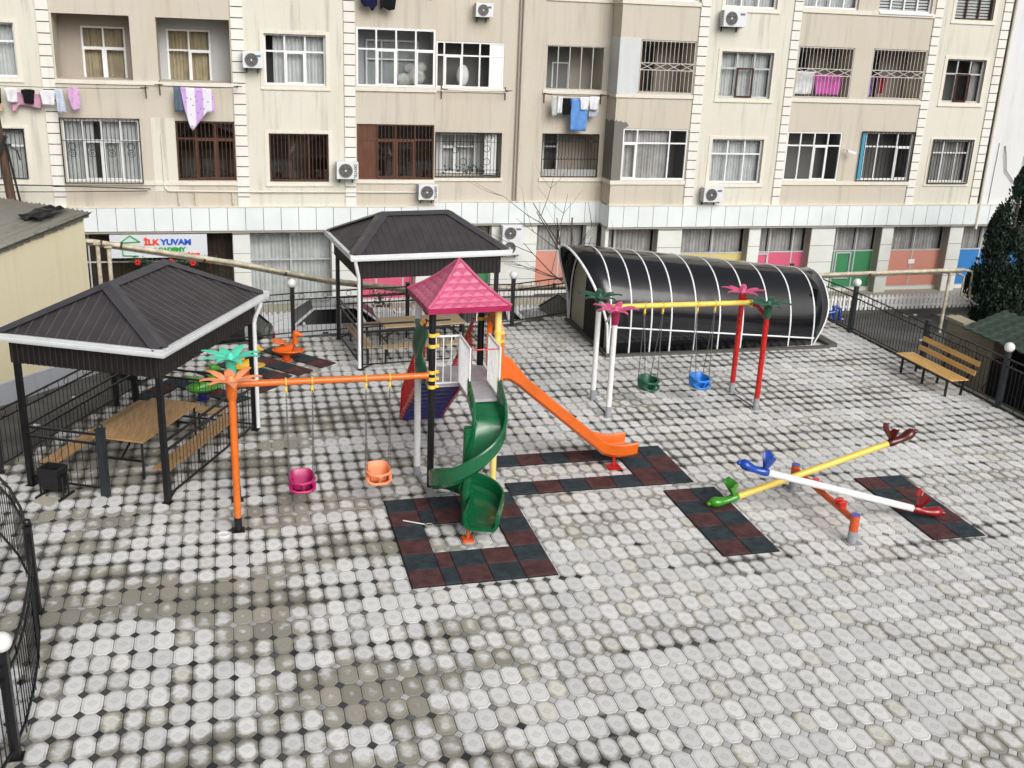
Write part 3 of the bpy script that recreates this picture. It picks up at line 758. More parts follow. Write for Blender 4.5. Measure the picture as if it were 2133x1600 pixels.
rider('orange duck spring rider beside the back fence', (1.08,24.66,0), -.25, M['orange_pl'], M['rustorange'], 1)
rider('light green spring rider on a blue spring beside the front pavilion', (-.82,22.2,0), .25, M['lime_pl'], M['navy_paint'], 1)
rider('yellow spring rider half hidden behind the palm topped swing post', (.10,23.55,0), 0, M['yellow_pl'], M['rustorange'], 1)
# ------------------------------------------------------------------ pavilions
def pavilion(label, org, e1, W, Dp, ridge_axis, zb0, zb1, ze, zr, rl, wall_rails, spout, extra_post=None):
    e1 = Vector((*e1,0)).normalized(); e2 = Vector((-e1.y,e1.x,0)); O = Vector((*org,0))
    t_ = thing('pavilion', label, 'pavilion', O+e1*(W/2)+e2*(Dp/2), 'open pavilions with tables')
    P = lambda u,v,z=0: O+e1*u+e2*v+Vector((0,0,z))
    cor = [(0,0),(W,0),(W,Dp),(0,Dp)]
    for u, v in cor:
        b = MB(); b.obox(P(u,v,zb0/2+.05), e1, e2, (0,0,1), .045, .045, zb0/2+.05); b.obox(P(u,v,.008), e1,e2,(0,0,1), .075,.075,.006); b.build('post', M['black_metal'], t_)
    # corrugated band under the eaves
    b = MB()
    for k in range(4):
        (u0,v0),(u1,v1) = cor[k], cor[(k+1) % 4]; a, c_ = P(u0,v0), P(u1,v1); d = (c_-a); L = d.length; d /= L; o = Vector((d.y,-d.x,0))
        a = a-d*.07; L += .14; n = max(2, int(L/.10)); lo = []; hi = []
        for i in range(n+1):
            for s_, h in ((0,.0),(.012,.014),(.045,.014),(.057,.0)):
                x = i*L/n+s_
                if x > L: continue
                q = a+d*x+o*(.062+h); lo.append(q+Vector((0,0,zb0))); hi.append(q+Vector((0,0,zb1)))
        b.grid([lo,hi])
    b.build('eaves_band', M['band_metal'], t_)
    # hipped roof of ribbed sheets
    ov = .19; E = [P(-ov,-ov,ze),P(W+ov,-ov,ze),P(W+ov,Dp+ov,ze),P(-ov,Dp+ov,ze)]; C0 = P(W/2,Dp/2,zr)
    ax = e1 if ridge_axis == 1 else e2; RA, RB = C0-ax*rl, C0+ax*rl
    def near(p, q): return RA if (p+q).length >= 0 and ((p+q)/2-RA).length < ((p+q)/2-RB).length else RB
    b = MB()
    for k in range(4):
        p, q = E[k], E[(k+1) % 4]; d = q-p; L = d.length; d = d/L
        long_ = abs(d.dot(ax)) > .5
        if long_:
            r0, r1 = (RA,RB) if (RA-p).length < (RB-p).length else (RB,RA)
        else: r0 = r1 = near(p,q)
        up = ((r0+r1)/2-(p+q)/2); up = up-d*up.dot(d); H = up.length; up /= H; nr = d.cross(up)
        s0, s1 = (r0-p).dot(d), (r1-p).dot(d)
        def tm(s): return H*min(1, s/s0 if s < s0 else (1 if s <= s1 else (L-s)/(L-s1)))
        xs = []; n = int(L/.185)
        for i in range(n+1):
            for o_, h in ((0,0.),(.115,0.),(.128,.012),(.155,.012),(.168,0.)):
                x = i*.185+o_
                if 0 <= x <= L: xs.append((x,h))
        xs += [(L,0.)]
        lo = [p+d*x+nr*h for x,h in xs]; hi = [p+d*x+up*max(0,tm(x))+nr*h for x,h in xs]
        b.grid([lo,hi])
    roof = b.build('roof', M['roof_metal'], t_)
    cap = MB(); edges = [(RA,RB)]
    for p in E: edges.append((p, RA if (p-RA).length < (p-RB).length else RB))
    for i, (p, q) in enumerate(edges):
        d = (q-p).normalized(); h_ = Vector((d.y,-d.x,0)).normalized(); w = .15
        dn = -.075 if i == 0 else -.055
        a0, a1 = p+Vector((0,0,.045)), q+Vector((0,0,.055))
        cap.add([a0,a1,a1+h_*w+Vector((0,0,dn)),a0+h_*w+Vector((0,0,dn)),a1-h_*w+Vector((0,0,dn)),a0-h_*w+Vector((0,0,dn))], [(0,1,2,3),(0,5,4,1)])
    o = cap.build('ridge_cap', M['cap_metal'], roof); q = o.modifiers.new('t','SOLIDIFY'); q.thickness = .006
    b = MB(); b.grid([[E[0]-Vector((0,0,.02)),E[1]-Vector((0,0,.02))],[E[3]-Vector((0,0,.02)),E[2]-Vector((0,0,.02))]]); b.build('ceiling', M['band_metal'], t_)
    # gutters
    b = MB()
    for k in range(4):
        p, q = E[k], E[(k+1) % 4]; d = (q-p).normalized(); o = Vector((d.y,-d.x,0)); zz = Vector((0,0,1))
        prof = [(-.01,.0),(.085,.02),(.098,.02),(.098,.0),(.090,-.035),(.094,-.04),(.088,-.085),(.07,-.125),(-.01,-.13)]
        b.add([(p-d*(u+.002 if u > 0 else 0))+o*u+zz*v for u,v in prof]+[(q+d*(u+.002 if u > 0 else 0))+o*u+zz*v for u,v in prof],
              [(i,i+1,len(prof)+i+1,len(prof)+i) for i in range(len(prof)-1)]+[(len(prof)-1,0,len(prof),2*len(prof)-1)])
    b.build('gutter', M['white_gutter'], t_)
    u, v, du_, dv_ = spout
    b = MB(); a = P(u+du_*.36,v+dv_*.36,ze-.13)
    b.tube([a, a-Vector((0,0,.06)), P(u+du_*.17,v+dv_*.17,zb0+.10), P(u+du_*.12,v+dv_*.12,zb0-.02), P(u+du_*.12,v+dv_*.12,.06)], .042, 12)
    b.build('downspout', M['white_gutter'], t_, 40)
    # railings
    for (u0,v0,u1,v1) in wall_rails:
        a, c_ = P(u0,v0), P(u1,v1); L = (c_-a).length; d = (c_-a)/L
        b = MB()
        for z in (1.10,.93,.12): b.bar(a+Vector((0,0,z)), c_+Vector((0,0,z)), .035 if z > .2 else .03)
        n = int(L/.125)
        for i in range(1, n): q = a.lerp(c_, i/n); b.bar(q+Vector((0,0,.12)), q+Vector((0,0,.93)), .011, None, (0,1,0))
        b.bar(a+Vector((0,0,.12))+d*.28, a+Vector((0,0,.02)), .03)
        b.build('railing', M['black_metal'], t_)
    if extra_post:
        q = P(*extra_post); b = MB(); b.obox(q+Vector((0,0,.60)), e1,e2,(0,0,1), .06,.06,.60); b.obox(q+Vector((0,0,1.215)), e1,e2,(0,0,1), .07,.07,.015); b.sphere((q.x,q.y,1.26), .05, 12, 8)
        b.build('gate_post', M['grey_metal'], t_, 40)
    return P, e1, e2
P1, a1, a2 = pavilion('front pavilion with dark hipped roof, white gutters and a pine picnic table', (-3.61,18.18), (.9,-.436), 2.57, 3.50, 2, 2.26, 2.70, 2.80, 3.50, .93,
    [(0,0,1.43,.0),(2.57,0,2.57,3.5),(0,0,0,3.5),(0,3.5,2.57,3.5)], (2.57,3.5,.6,0.), (1.43,-.02))
P2, b1, b2 = pavilion('rear pavilion with dark hipped roof standing before the apartment building', (2.77,23.73), (.9945,.1045), 3.34, 2.60, 1, 2.22, 2.68, 2.80, 3.47, .82,
    [(0,0,2.2,0),(0,0,0,2.6),(0,2.6,3.34,2.6),(3.34,0,3.34,2.6)], (0,0,-.42,-.55))

def picnic_table(label, P, u0, u1, v0, v1, wm, along):
    t_ = thing('picnic_table', label, 'table', P((u0+u1)/2,(v0+v1)/2,0), 'pavilion tables')
    e1 = (P(1,0)-P(0,0)); e2 = (P(0,1)-P(0,0)); b = MB()
    n = 8; lo, hi = (u0,u1) if along == 2 else (v0,v1)
    for i in range(n):
        a = lo+(hi-lo)*i/n+.003; c_ = lo+(hi-lo)*(i+1)/n-.003
        if along == 2: b.obox(P((a+c_)/2,(v0+v1)/2,.735), e1,e2,(0,0,1), (c_-a)/2,(v1-v0)/2,.017)
        else: b.obox(P((u0+u1)/2,(a+c_)/2,.735), e1,e2,(0,0,1), (u1-u0)/2,(c_-a)/2,.017)
    b.build('tabletop', wm, t_)
    b = MB(); i_ = .07
    for z in (.70,): 
        for q0,q1 in (((u0+i_,v0+i_),(u1-i_,v0+i_)),((u1-i_,v0+i_),(u1-i_,v1-i_)),((u1-i_,v1-i_),(u0+i_,v1-i_)),((u0+i_,v1-i_),(u0+i_,v0+i_))): b.bar(P(*q0,z),P(*q1,z),.035)
    um = (u0+u1)/2; vm = (v0+v1)/2
    if along == 2:
        for v in (v0+i_,v1-i_): b.bar(P(u0+i_,v,.34),P(u1-i_,v,.34),.035)
        b.bar(P(um,v0+i_,.34),P(um,v0+.65,.69),.03); b.bar(P(um,v1-i_,.34),P(um,v1-.65,.69),.03)
    else:
        for u in (u0+i_,u1-i_): b.bar(P(u,v0+i_,.34),P(u,v1-i_,.34),.035)
        b.bar(P(u0+i_,vm,.34),P(u0+.65,vm,.69),.03); b.bar(P(u1-i_,vm,.34),P(u1-.65,vm,.69),.03)
    b.build('table_frame', M['black_metal'], t_)
    for u in (u0+i_,u1-i_):
        for v in (v0+i_,v1-i_):
            b = MB(); b.bar(P(u,v,0),P(u,v,.70),.042); b.build('leg', M['black_metal'], t_)
def slat_bench(label, P, u0, u1, v0, v1, wm, along, group):
    t_ = thing('slat_bench', label, 'bench', P((u0+u1)/2,(v0+v1)/2,0), group)
    e1 = (P(1,0)-P(0,0)); e2 = (P(0,1)-P(0,0)); b = MB(); n = 3; lo, hi = (u0,u1) if along == 2 else (v0,v1)
    for i in range(n):
        a = lo+(hi-lo)*i/n+.007; c_ = lo+(hi-lo)*(i+1)/n-.007
        if along == 2: b.obox(P((a+c_)/2,(v0+v1)/2,.432), e1,e2,(0,0,1), (c_-a)/2,(v1-v0)/2,.017)
        else: b.obox(P((u0+u1)/2,(a+c_)/2,.432), e1,e2,(0,0,1), (u1-u0)/2,(c_-a)/2,.017)
    b.build('seat', wm, t_, None, .004, 1)
    for s_ in (.05,.5,.95):
        b = MB()
        if along == 2:
            v = v0+(v1-v0)*s_; b.bar(P(u0+.02,v,.40),P(u1-.02,v,.40),.03); b.bar(P((u0+u1)/2,v,0),P((u0+u1)/2,v,.40),.045)
        else:
            u = u0+(u1-u0)*s_; b.bar(P(u,v0+.02,.40),P(u,v1-.02,.40),.03); b.bar(P(u,(v0+v1)/2,0),P(u,(v0+v1)/2,.40),.045)
        b.build('leg', M['black_metal'], t_)
picnic_table('pine picnic table on black steel legs in the front pavilion', P1, .80, 1.78, .68, 2.75, M['pine'], 2)
slat_bench('long pine bench along the fence side of the front pavilion', P1, .16, .48, .05, 3.30, M['pine'], 2, 'pavilion benches')
slat_bench('pine bench along the swing side of the front pavilion', P1, 2.12, 2.46, .32, 3.05, M['pine'], 2, 'pavilion benches')
slat_bench('short pine bench across the far end of the front pavilion', P1, 1.0, 2.05, 3.05, 3.36, M['pine_x'], 1, 'pavilion benches')
picnic_table('pale wooden table in the rear pavilion', P2, .80, 2.9, .85, 1.75, M['pale_pine'], 1)
slat_bench('pale bench down the near end of the rear pavilion by its downspout', P2, .10, .42, .30, 2.45, M['pale_pine'], 2, 'pavilion benches')
slat_bench('pale bench along the front rail of the rear pavilion', P2, .55, 2.9, .12, .44, M['pale_pine'], 1, 'pavilion benches')
slat_bench('pale bench along the back rail of the rear pavilion', P2, .55, 2.9, 2.14, 2.46, M['pale_pine'], 1, 'pavilion benches')

# black tilting bin on its stand, and the slab before it
t_ = thing('litter_bin', 'black metal tilting litter bin on a stand beside the front pavilion', 'litter bin', (-3.16,17.66,0))
e = Vector((.9,-.436,0)); f = Vector((.436,.9,0)); Q = lambda u,v,z: Vector((-3.16,17.66,0))+e*u+f*v+Vector((0,0,z))
b = MB(); QQ = Q; rows = [[Q(-.15,-.12,.16),Q(.15,-.12,.16),Q(.15,.12,.16),Q(-.15,.12,.16)],[Q(-.19,-.16,.54),Q(.19,-.16,.54),Q(.19,.16,.54),Q(-.19,.16,.54)],[Q(-.165,-.135,.54),Q(.165,-.135,.54),Q(.165,.135,.54),Q(-.165,.135,.54)],[Q(-.12,-.1,.2),Q(.12,-.1,.2),Q(.12,.1,.2),Q(-.12,.1,.2)]]
b.loft(rows); b.build('bucket', M['bin'], t_)
b = MB()
for u in (-.215,.215):
    b.bar(Q(u,-.22,.02),Q(u,.22,.02),.035); b.bar(Q(u,-.07,.02),Q(u,-.07,.40),.028); b.bar(Q(u,.07,.02),Q(u,.07,.40),.028); b.bar(Q(u,-.07,.40),Q(u,.07,.40),.028)
b.bar(Q(-.215,0,.10),Q(.215,0,.10),.028); b.build('stand', M['black_metal'], t_)
b = MB(); b.add([(-3.48,17.44,.03),(-3.17,17.19,.03),(-3.02,17.47,.03),(-3.36,17.62,.03),(-3.48,17.44,.004),(-3.17,17.19,.004),(-3.02,17.47,.004),(-3.36,17.62,.004)], [(0,1,2,3),(0,4,5,1),(1,5,6,2),(2,6,7,3),(3,7,4,0)])
tag(b.build('slab', M['card'], None, None), 'thin beige slab lying on the paving in front of the black bin', 'slab')
# round light set in the paving
t_ = thing('ground_light', 'round white light set in the paving by the orange palm post', 'ground light', (-.38,15.68,0))
b = MB(); b.tube([(-.38,15.68,.0),(-.38,15.68,.012)], .088, 24); b.build('lens', mat('frosted_lens', (.72,.75,.78), .3), t_, 40)
b = MB(); b.ring((-.38,15.68,.012), (1,0,0),(0,1,0), .088, .012, 24, 6); b.build('rim', M['white_paint'], t_, 40)
# thin rod with a pale head lying on the mat
t_ = thing('toy_racket', 'thin white rod with a pale round head lying across the rubber mat', 'toy', (2.62,15.1,.03))
b = MB(); b.tube([(2.50,15.62,.045),(2.83,15.43,.04)], .010, 8); b.build('handle', M['white_paint'], t_, 40)
b = MB(); b.ring((2.90,15.39,.035), (1,0,0),(0,1,0), .065, .008, 18, 6); b.build('head', M['card'], t_, 40)

# slatted bench with a back by the right fence
t_ = thing('park_bench', 'varnished wooden park bench with black frame against the black fence', 'bench', (16.55,20.85,0)); BX = -.16
b = MB()
for i in range(4): x = 16.22+i*.125+BX; b.box(x-.054,x+.054,19.74,21.92,.435,.465)
b.build('seat', M['bench_wood'], t_, None, .006, 1)
b = MB(); 
for x, z in ((16.80,.60),(16.87,.82)): b.obox((x+BX,20.83,z), (.30,0,.95),(0,1,0),(-.95,0,.30), .062,1.09,.013)
b.build('backrest', M['bench_wood'], t_, None, .005, 1)
for y in (19.95,20.85,21.72):
    b = MB(); b.bar((16.24+BX,y,0),(16.24+BX,y,.43),.045); b.bar((16.20+BX,y,.415),(16.70+BX,y,.415),.035); b.bar((16.66+BX,y,0),(16.70+BX,y,.43),.045); b.bar((16.745+BX,y,.40),(16.94+BX,y,.92),.035)
    b.build('leg', M['black_metal'], t_)

# ------------------------------------------------------------------ fences
def fence(name, label, pts, posts, hgt=1.2, m=None, group='black metal fences', pm=None):
    """pts: corner line of the fence; posts: list of (x,y,kind) kind 'globe','cap'"""
    m = m or M['black_metal']; t_ = thing(name, label, 'fence', (pts[0][0],pts[0][1],0), group)
    for (x0,y0),(x1,y1) in zip(pts, pts[1:]):
        a, c_ = Vector((x0,y0,0)), Vector((x1,y1,0)); L = (c_-a).length; d = (c_-a)/L; b = MB()
        for z, w in ((hgt-.02,.032),(hgt-.19,.030),(.14,.028)): b.bar(a+Vector((0,0,z)), c_+Vector((0,0,z)), w, .028)
        n = max(2, int(round(L/.125)))
        for i in range(n+1):
            q = a.lerp(c_, i/n); zt = hgt-.19
            b.bar(q+Vector((0,0,.14 if i % 4 else .0)), q+Vector((0,0,zt)), .011, None, (0,1,0))
            if i % 5 == 2: b.ring(q+Vector((0,0,hgt-.105)), d, (0,0,1), .066, .007, 14, 5)
            if i % 5 == 0: b.bar(q+Vector((0,0,zt)), q+Vector((0,0,hgt-.02)), .011, None, (0,1,0))
        b.build('fence_panel', m, t_)
    for x, y, kind in posts:
        b = MB(); h = hgt+.12 if kind == 'globe' else hgt+.07
        b.box(x-.05,x+.05,y-.05,y+.05,0,h); b.box(x-.08,x+.08,y-.08,y+.08,.003,.015)
        if kind == 'ball': b.box(x-.06,x+.06,y-.06,y+.06,h,h+.02); b.sphere((x,y,h+.065), .055, 12, 8)
        else: b.box(x-.058,x+.058,y-.058,y+.058,h,h+.018)
        o = b.build('post', pm or m, t_)
        if kind == 'globe':
            g_ = MB(); g_.sphere((x,y,h+.125), .115, 20, 14); g_.build('lamp_globe', M['globe'], o, 180)
fence('metal_fence', 'black metal fence with two globe lamps along the back edge by the parked cars', [(-.72,26.05),(1.36,26.55),(4.4,27.0),(7.31,26.98),(9.25,27.75)],
      [(-.72,26.05,'cap'),(1.36,26.55,'globe'),(4.4,27.0,'cap'),(7.31,26.98,'globe')])
fence('metal_fence', 'dark grey metal fence with globe lamps running past the park bench', [(16.5,28.35),(16.80,25.24),(16.80,21.93),(16.86,19.08),(16.86,15.6)],
      [(16.5,28.35,'cap'),(16.80,25.24,'globe'),(16.80,21.93,'cap'),(16.86,19.08,'globe')], 1.2, M['black_metal'], 'black metal fences', M['grey_metal'])
fence('metal_fence', 'black metal fence behind the front pavilion beside the yellow house', [(-5.55,16.5),(-4.22,18.82),(-2.56,22.12),(-.72,26.05)],
      [(-4.22,18.82,'cap'),(-2.56,22.12,'cap')], 1.15)
arc = [(-4.6,17.0),(-4.15,16.65),(-3.72,16.05),(-3.34,15.3),(-3.08,14.6),(-2.86,13.80),(-2.72,13.1),(-2.63,12.4),(-2.58,11.7),(-2.57,11.1),(-2.61,10.67),(-2.72,10.1),(-2.92,9.5),(-3.2,8.9)]
fence('metal_fence', 'curved black metal fence with a globe lamp and ball topped post in the corner', arc, [(-2.86,13.80,'ball'),(-2.61,10.67,'globe'),(-4.6,17.0,'cap')], 1.24)

# ------------------------------------------------------------------ vaulted stair cover
t_ = thing('barrel_canopy', 'glossy black barrel vaulted stairway cover with white ribs', 'stairway cover', (12.2,25.6,0))
YN, YF = 23.98, 27.30
def arch(x, n=40, k=1.0):
    """cross-section at x: low vertical skirt, then a barrel; the vault sinks toward the right end"""
    s = max(0,(x-9.)/6.8); top = 2.46-.107*(x-9.); yn = YN+.30*s; yf = YF-.55*s*s; sk = .78-.098*(x-9.)
    out = [(yn,0.)]
    cy = (yn+yf)/2; hw = (yf-yn)/2
    for i in range(n+1):
        a = PI*i/n; ca, sa = math.cos(a), math.sin(a)
        out.append((cy-hw*math.copysign(abs(ca)**.92, ca)-.05*sa, sk+(top-sk)*abs(sa)**.86))
    out.append((yf,0.)); return out
def ext(v):  # how far the left rim leans out, by height
    return 9.06-.70*max(0,(v-.5)/1.95)**1.3
b = MB(); rows = []
xs = [None]+[9.08+.5*i for i in range(12)]+[15.0,None]
for xi in range(len(xs)):
    if xi == 0: A = arch(8.8); rows.append([(ext(z), y, z) for y, z in A])
    elif xi == len(xs)-1: A = arch(15.3); rows.append([(15.06+.38*math.sin(min(1,z/1.2)*PI/2), y, z) for y, z in A])
    else: rows.append([(xs[xi], y, z) for y, z in arch(xs[xi])])
b.grid(rows)
m, tt, bs = nt('black_polycarbonate'); bs.inputs['Base Color'].default_value = (.008,.0085,.011,1); bs.inputs['Roughness'].default_value = .10; bs.inputs['Specular IOR Level'].default_value = .6
bump(tt, bs, noise(tt, coords(tt, scale=(1,.6,.6)), 1.6, 2), .10, .05); M['polycarb'] = m
o = b.build('vault', m, t_, 60); q = o.modifiers.new('t','SOLIDIFY'); q.thickness = .02; q.offset = -1
rib_x = [None,9.07,9.63,10.2,10.76,11.45,12.15,12.83,13.55,14.27,15.0,None]
for i, x in enumerate(rib_x):
    b = MB()
    if i == 0: pts = [(ext(z), y, z) for y, z in arch(8.8)]
    elif x is None: pts = [(15.06+.40*math.sin(min(1,z/1.2)*PI/2), y, z) for y, z in arch(15.3)]
    else: pts = [(x, y, z) for y, z in arch(x)]
    cy = 25.6; pts2 = []
    for px, yy, zz in pts:
        o_ = Vector((0, yy-cy, (zz-.4) if zz > .5 else 0)).normalized()*.008; pts2.append((px+(.0 if x else -.005), yy+o_.y, zz+o_.z))
    b.tube(pts2, .026 if i else .034, 8); b.build('rib', M['white_paint'], t_, 50)
b = MB(); b.tube([(x, YN+.30*max(0,(x-9.)/6.8)-.008, .78-.098*(x-9.)) for x in (9.06,11,13,15.05)], .026, 8); b.build('rail', M['white_paint'], t_, 50)
# end wall of raw cement with a dark door
b = MB(); A = [(y,z) for y, z in arch(9.1)]; xw = 9.12
A2 = [(25.6+(y-25.6)*.985, z*.975) for y, z in A]
b.add([(xw,y,z) for y,z in A2], [tuple(range(len(A2)))]); b.build('end_wall', M['concrete'], t_)
b = MB(); b.box(9.06,9.115,24.50,26.0,.02,1.95); b.build('door', M['dark_void'], t_)
b = MB(); b.box(8.97,9.11,23.86,27.4,.0,.08); b.box(9.12,15.35,23.86,24.0,.0,.06); b.box(15.351,15.62,23.95,26.6,.0,.10); b.build('plinth', M['dkconcrete'], t_)
b = MB(); b.box(15.05,15.09,24.35,26.7,.1,1.5); b.build('back_wall', M['dark_void'], t_)
# ------------------------------------------------------------------ apartment building
bd = thing('apartment_building', 'long cream and tan apartment block with quoins over a ground floor kindergarten', 'apartment building', (10,34,0))
FY, RY = 34.0, 34.9                     # front wall plane, recessed wall plane
ZB, ZT = 2.12, 11.6
def holes_wall(name, x0, x1, z0, z1, holes, Y, m, depth=.16, parent=None, rev=None):
    """a wall face with openings and their reveals"""
    b = MB(); xs = sorted({x0,x1,*[min(max(h[0],x0),x1) for h in holes],*[min(max(h[1],x0),x1) for h in holes]})
    zs = sorted({z0,z1,*[h[2] for h in holes],*[h[3] for h in holes]})
    for xa, xb in zip(xs, xs[1:]):
        for za, zb in zip(zs, zs[1:]):
            cx, cz = (xa+xb)/2, (za+zb)/2
            if any(h[0] < cx < h[1] and h[2] < cz < h[3] for h in holes): continue
            b.add([(xa,Y,za),(xb,Y,za),(xb,Y,zb),(xa,Y,zb)], [(0,1,2,3)])
    for h in holes:
        d = h[4] if len(h) > 4 else depth; a, c_, e, f = max(h[0],x0), min(h[1],x1), h[2], h[3]
        b.add([(a,Y,e),(c_,Y,e),(c_,Y,f),(a,Y,f),(a,Y+d,e),(c_,Y+d,e),(c_,Y+d,f),(a,Y+d,f)], [(0,4,5,1),(1,5,6,2),(2,6,7,3),(3,7,4,0)])
    return b.build(name, m, parent or bd)
def curtain_mesh(b, x0, x1, z0, z1, Y, amp=.025, per=.11):
    n = max(6, int((x1-x0)/per*6)); ph = random.random()*6
    lo = []; hi = []
    for i in range(n+1):
        x = x0+(x1-x0)*i/n; y = Y+amp*math.sin(x/per*2*PI+ph+.8*math.sin(x*5))+.01*math.sin(x*31)
        lo.append((x,y,z0)); hi.append((x,y,z1))
    b.grid([lo,hi])
def window(x0, x1, z0, z1, Y, cols=(1/3,2/3), tr=.66, fm='pvc', cur='ccc', cm='curtain', sash=(), gl='glass', rec=.11, fw=.055, parent=None, room='room', solid=(), open_=()):
    parent = parent or bd; b = MB(); y0, y1 = Y+rec, Y+rec+.06
    b.box(x0,x1,y0,y1,z0,z0+fw); b.box(x0,x1,y0,y1,z1-fw,z1); b.box(x0,x0+fw,y0,y1,z0+fw,z1-fw); b.box(x1-fw,x1,y0,y1,z0+fw,z1-fw)
    X = [x0]+[x0+(x1-x0)*c_ for c_ in cols]+[x1]; zt = z0+(z1-z0)*tr if tr else None; e = .002
    for c_ in X[1:-1]: b.box(c_-fw*.45,c_+fw*.45,y0+e,y1-e,z0+fw,z1-fw)
    if zt:
        for a, c_ in zip(X, X[1:]): b.box(a+fw*.45,c_-fw*.45,y0+2*e,y1-2*e,zt-fw*.45,zt+fw*.45)
    for i in sash:   # opening casement in the lower part
        a, c_ = X[i]+fw*.4, X[i+1]-fw*.4; ze = (zt or z1-fw)-fw*.3; w = .045; q0, q1 = y0-.018, y0+.03
        b.box(a,c_,q0,q1,z0+fw*.8,z0+fw*.8+w); b.box(a,c_,q0,q1,ze-w,ze); b.box(a,a+w,q0,q1,z0+fw*.8+w,ze-w); b.box(c_-w,c_,q0,q1,z0+fw*.8+w,ze-w)
    win = b.build('window', M[fm], parent)
    b = MB()
    for a, c_, i in zip(X, X[1:], range(9)):
        if i in solid: continue
        if i in open_:
            if zt: b.add([(a,y0+.03,zt),(c_,y0+.03,zt),(c_,y0+.03,z1-.01),(a,y0+.03,z1-.01)], [(0,1,2,3)])
            continue
        b.add([(a,y0+.03,z0+.01),(c_,y0+.03,z0+.01),(c_,y0+.03,z1-.01),(a,y0+.03,z1-.01)], [(0,1,2,3)])
    if b.f: b.build('pane', M[gl], win)
    if solid:
        b = MB()
        for i in solid: b.box(X[i]+fw*.4,X[i+1]-fw*.4,y0+.02,y0+.05,z0+fw,z1-fw)
        b.build('infill_panel', M[fm], win)
    b = MB()
    for i, ch in enumerate(cur):
        if i >= len(X)-1: break
        a, c_ = X[i], X[i+1]
        if ch == 'c': curtain_mesh(b, a, c_, z0, z1, Y+rec+.22)
        elif ch == 'l': curtain_mesh(b, a, a+(c_-a)*.55, z0, z1, Y+rec+.22)
        elif ch == 'r': curtain_mesh(b, a+(c_-a)*.45, c_, z0, z1, Y+rec+.22)
    if b.f: b.build('curtain', M[cm], win, 60)
    b = MB(); d = Y+rec+1.1   # the room behind
    a0, a1, b0, b1 = x0-.03, x1+.03, z0-.04, z1+.03
    b.add([(a0,Y+rec+.07,b0),(a1,Y+rec+.07,b0),(a1,Y+rec+.07,b1),(a0,Y+rec+.07,b1),(a0,d,b0),(a1,d,b0),(a1,d,b1),(a0,d,b1)], [(4,5,6,7),(0,1,5,4),(1,2,6,5),(2,3,7,6),(3,0,4,7)])
    b.build('interior', M[room], win)
    return win
def trim(x0, x1, z0, z1, Y=FY, w=.125, t=.022):
    b = MB(); b.box(x0-w,x1+w,Y-t,Y+.02,z0-w*1.15,z0); b.box(x0-w,x1+w,Y-t,Y+.02,z1,z1+w*.8); b.box(x0-w,x0,Y-t,Y+.02,z0,z1); b.box(x1,x1+w,Y-t,Y+.02,z0,z1)
    b.box(x0-w-.01,x1+w+.01,Y-t-.02,Y-t+.001,z0-w*1.15,z0-w*.75)
    b.build('window_trim', M['trim'], bd)
def grille(x0, x1, z0, z1, Y, style='plain', m='black_metal', out=.0, n=None):
    b = MB(); y = Y-out; r = .014; n = n or int((x1-x0)/(.14 if style == 'diamond' else .115))
    for z in (z0,z1): b.bar((x0,y,z),(x1,y,z),.03)
    for x in (x0,x1): b.bar((x,y,z0),(x,y,z1),.03)
    if out > .05:
        for x in (x0,x1):
            for z in (z0,z1): b.bar((x,y,z),(x,Y+.1,z),.02)
    if style == 'diamond':
        h = z1-z0; za, zb = z0+h*.44, z0+h*.575
        for z in (za,zb): b.bar((x0,y,z),(x1,y,z),.026)
        for i in range(1, n):
            x = x0+(x1-x0)*i/n; b.bar((x,y,z0),(x,y,za),.015); b.bar((x,y,zb),(x,y,z1),.015)
        k = 4
        for i in range(k):
            a = x0+(x1-x0)*i/k; c_ = x0+(x1-x0)*(i+1)/k; b.bar((a,y,za),(c_,y,zb),.02); b.bar((a,y-.006,zb),(c_,y-.006,za),.02)
    else:
        for i in range(1, n): x = x0+(x1-x0)*i/n; b.bar((x,y,z0),(x,y,z1),.016)
        if style == 'scroll':
            zm = z0+(z1-z0)*.66; b.bar((x0,y,zm),(x1,y,zm),.02)
            for i in range(4):
                x = x0+(x1-x0)*(i+.5)/4
                for dz, rr in ((-.17,.10),(-.37,.10),(-.37,.04)): b.ring((x,y-.012,zm+dz), (1,0,0),(0,0,1), rr, .009, 14, 5)
        if style == 'curl':
            for fx, fz in ((.42,.35),(.78,.35),(.78,.65),(.80,.9),(.3,.62)): b.ring((x0+(x1-x0)*fx,y-.012,z0+(z1-z0)*fz), (1,0,0),(0,0,1), .11, .010, 14, 5)
            for z in (.08,.16,.80): b.bar((x0,y,z0+(z1-z0)*z),(x1,y,z0+(z1-z0)*z),.016)
    b.build('window_grille', M[m], bd)
def quoin(x0, x1):
    b = MB(); z = ZB
    while z < ZT:
        b.box(x0,x1,FY-.05,FY+.06,z+.014,min(ZT,z+.312-.014)); z += .312
    b.build('quoin_strip', M['quoin'], bd)
    b = MB(); b.box(x0+.004,x1-.004,FY-.018,FY+.05,ZB,ZT); b.build('quoin_backing', M['gap'], bd)
QN = [(-5.18,-4.84),(.17,.53),(3.51,3.85),(15.23,15.58),(18.63,18.93),(24.09,24.41),(26.88,27.21)]
for q in QN: quoin(*q)
def ledge(x0, x1, z, Y=FY, h=.11, t=.05):
    b = MB(); b.box(x0,x1,Y-t,Y+.02,z-h,z); b.build('sill_ledge', M['trim'], bd)
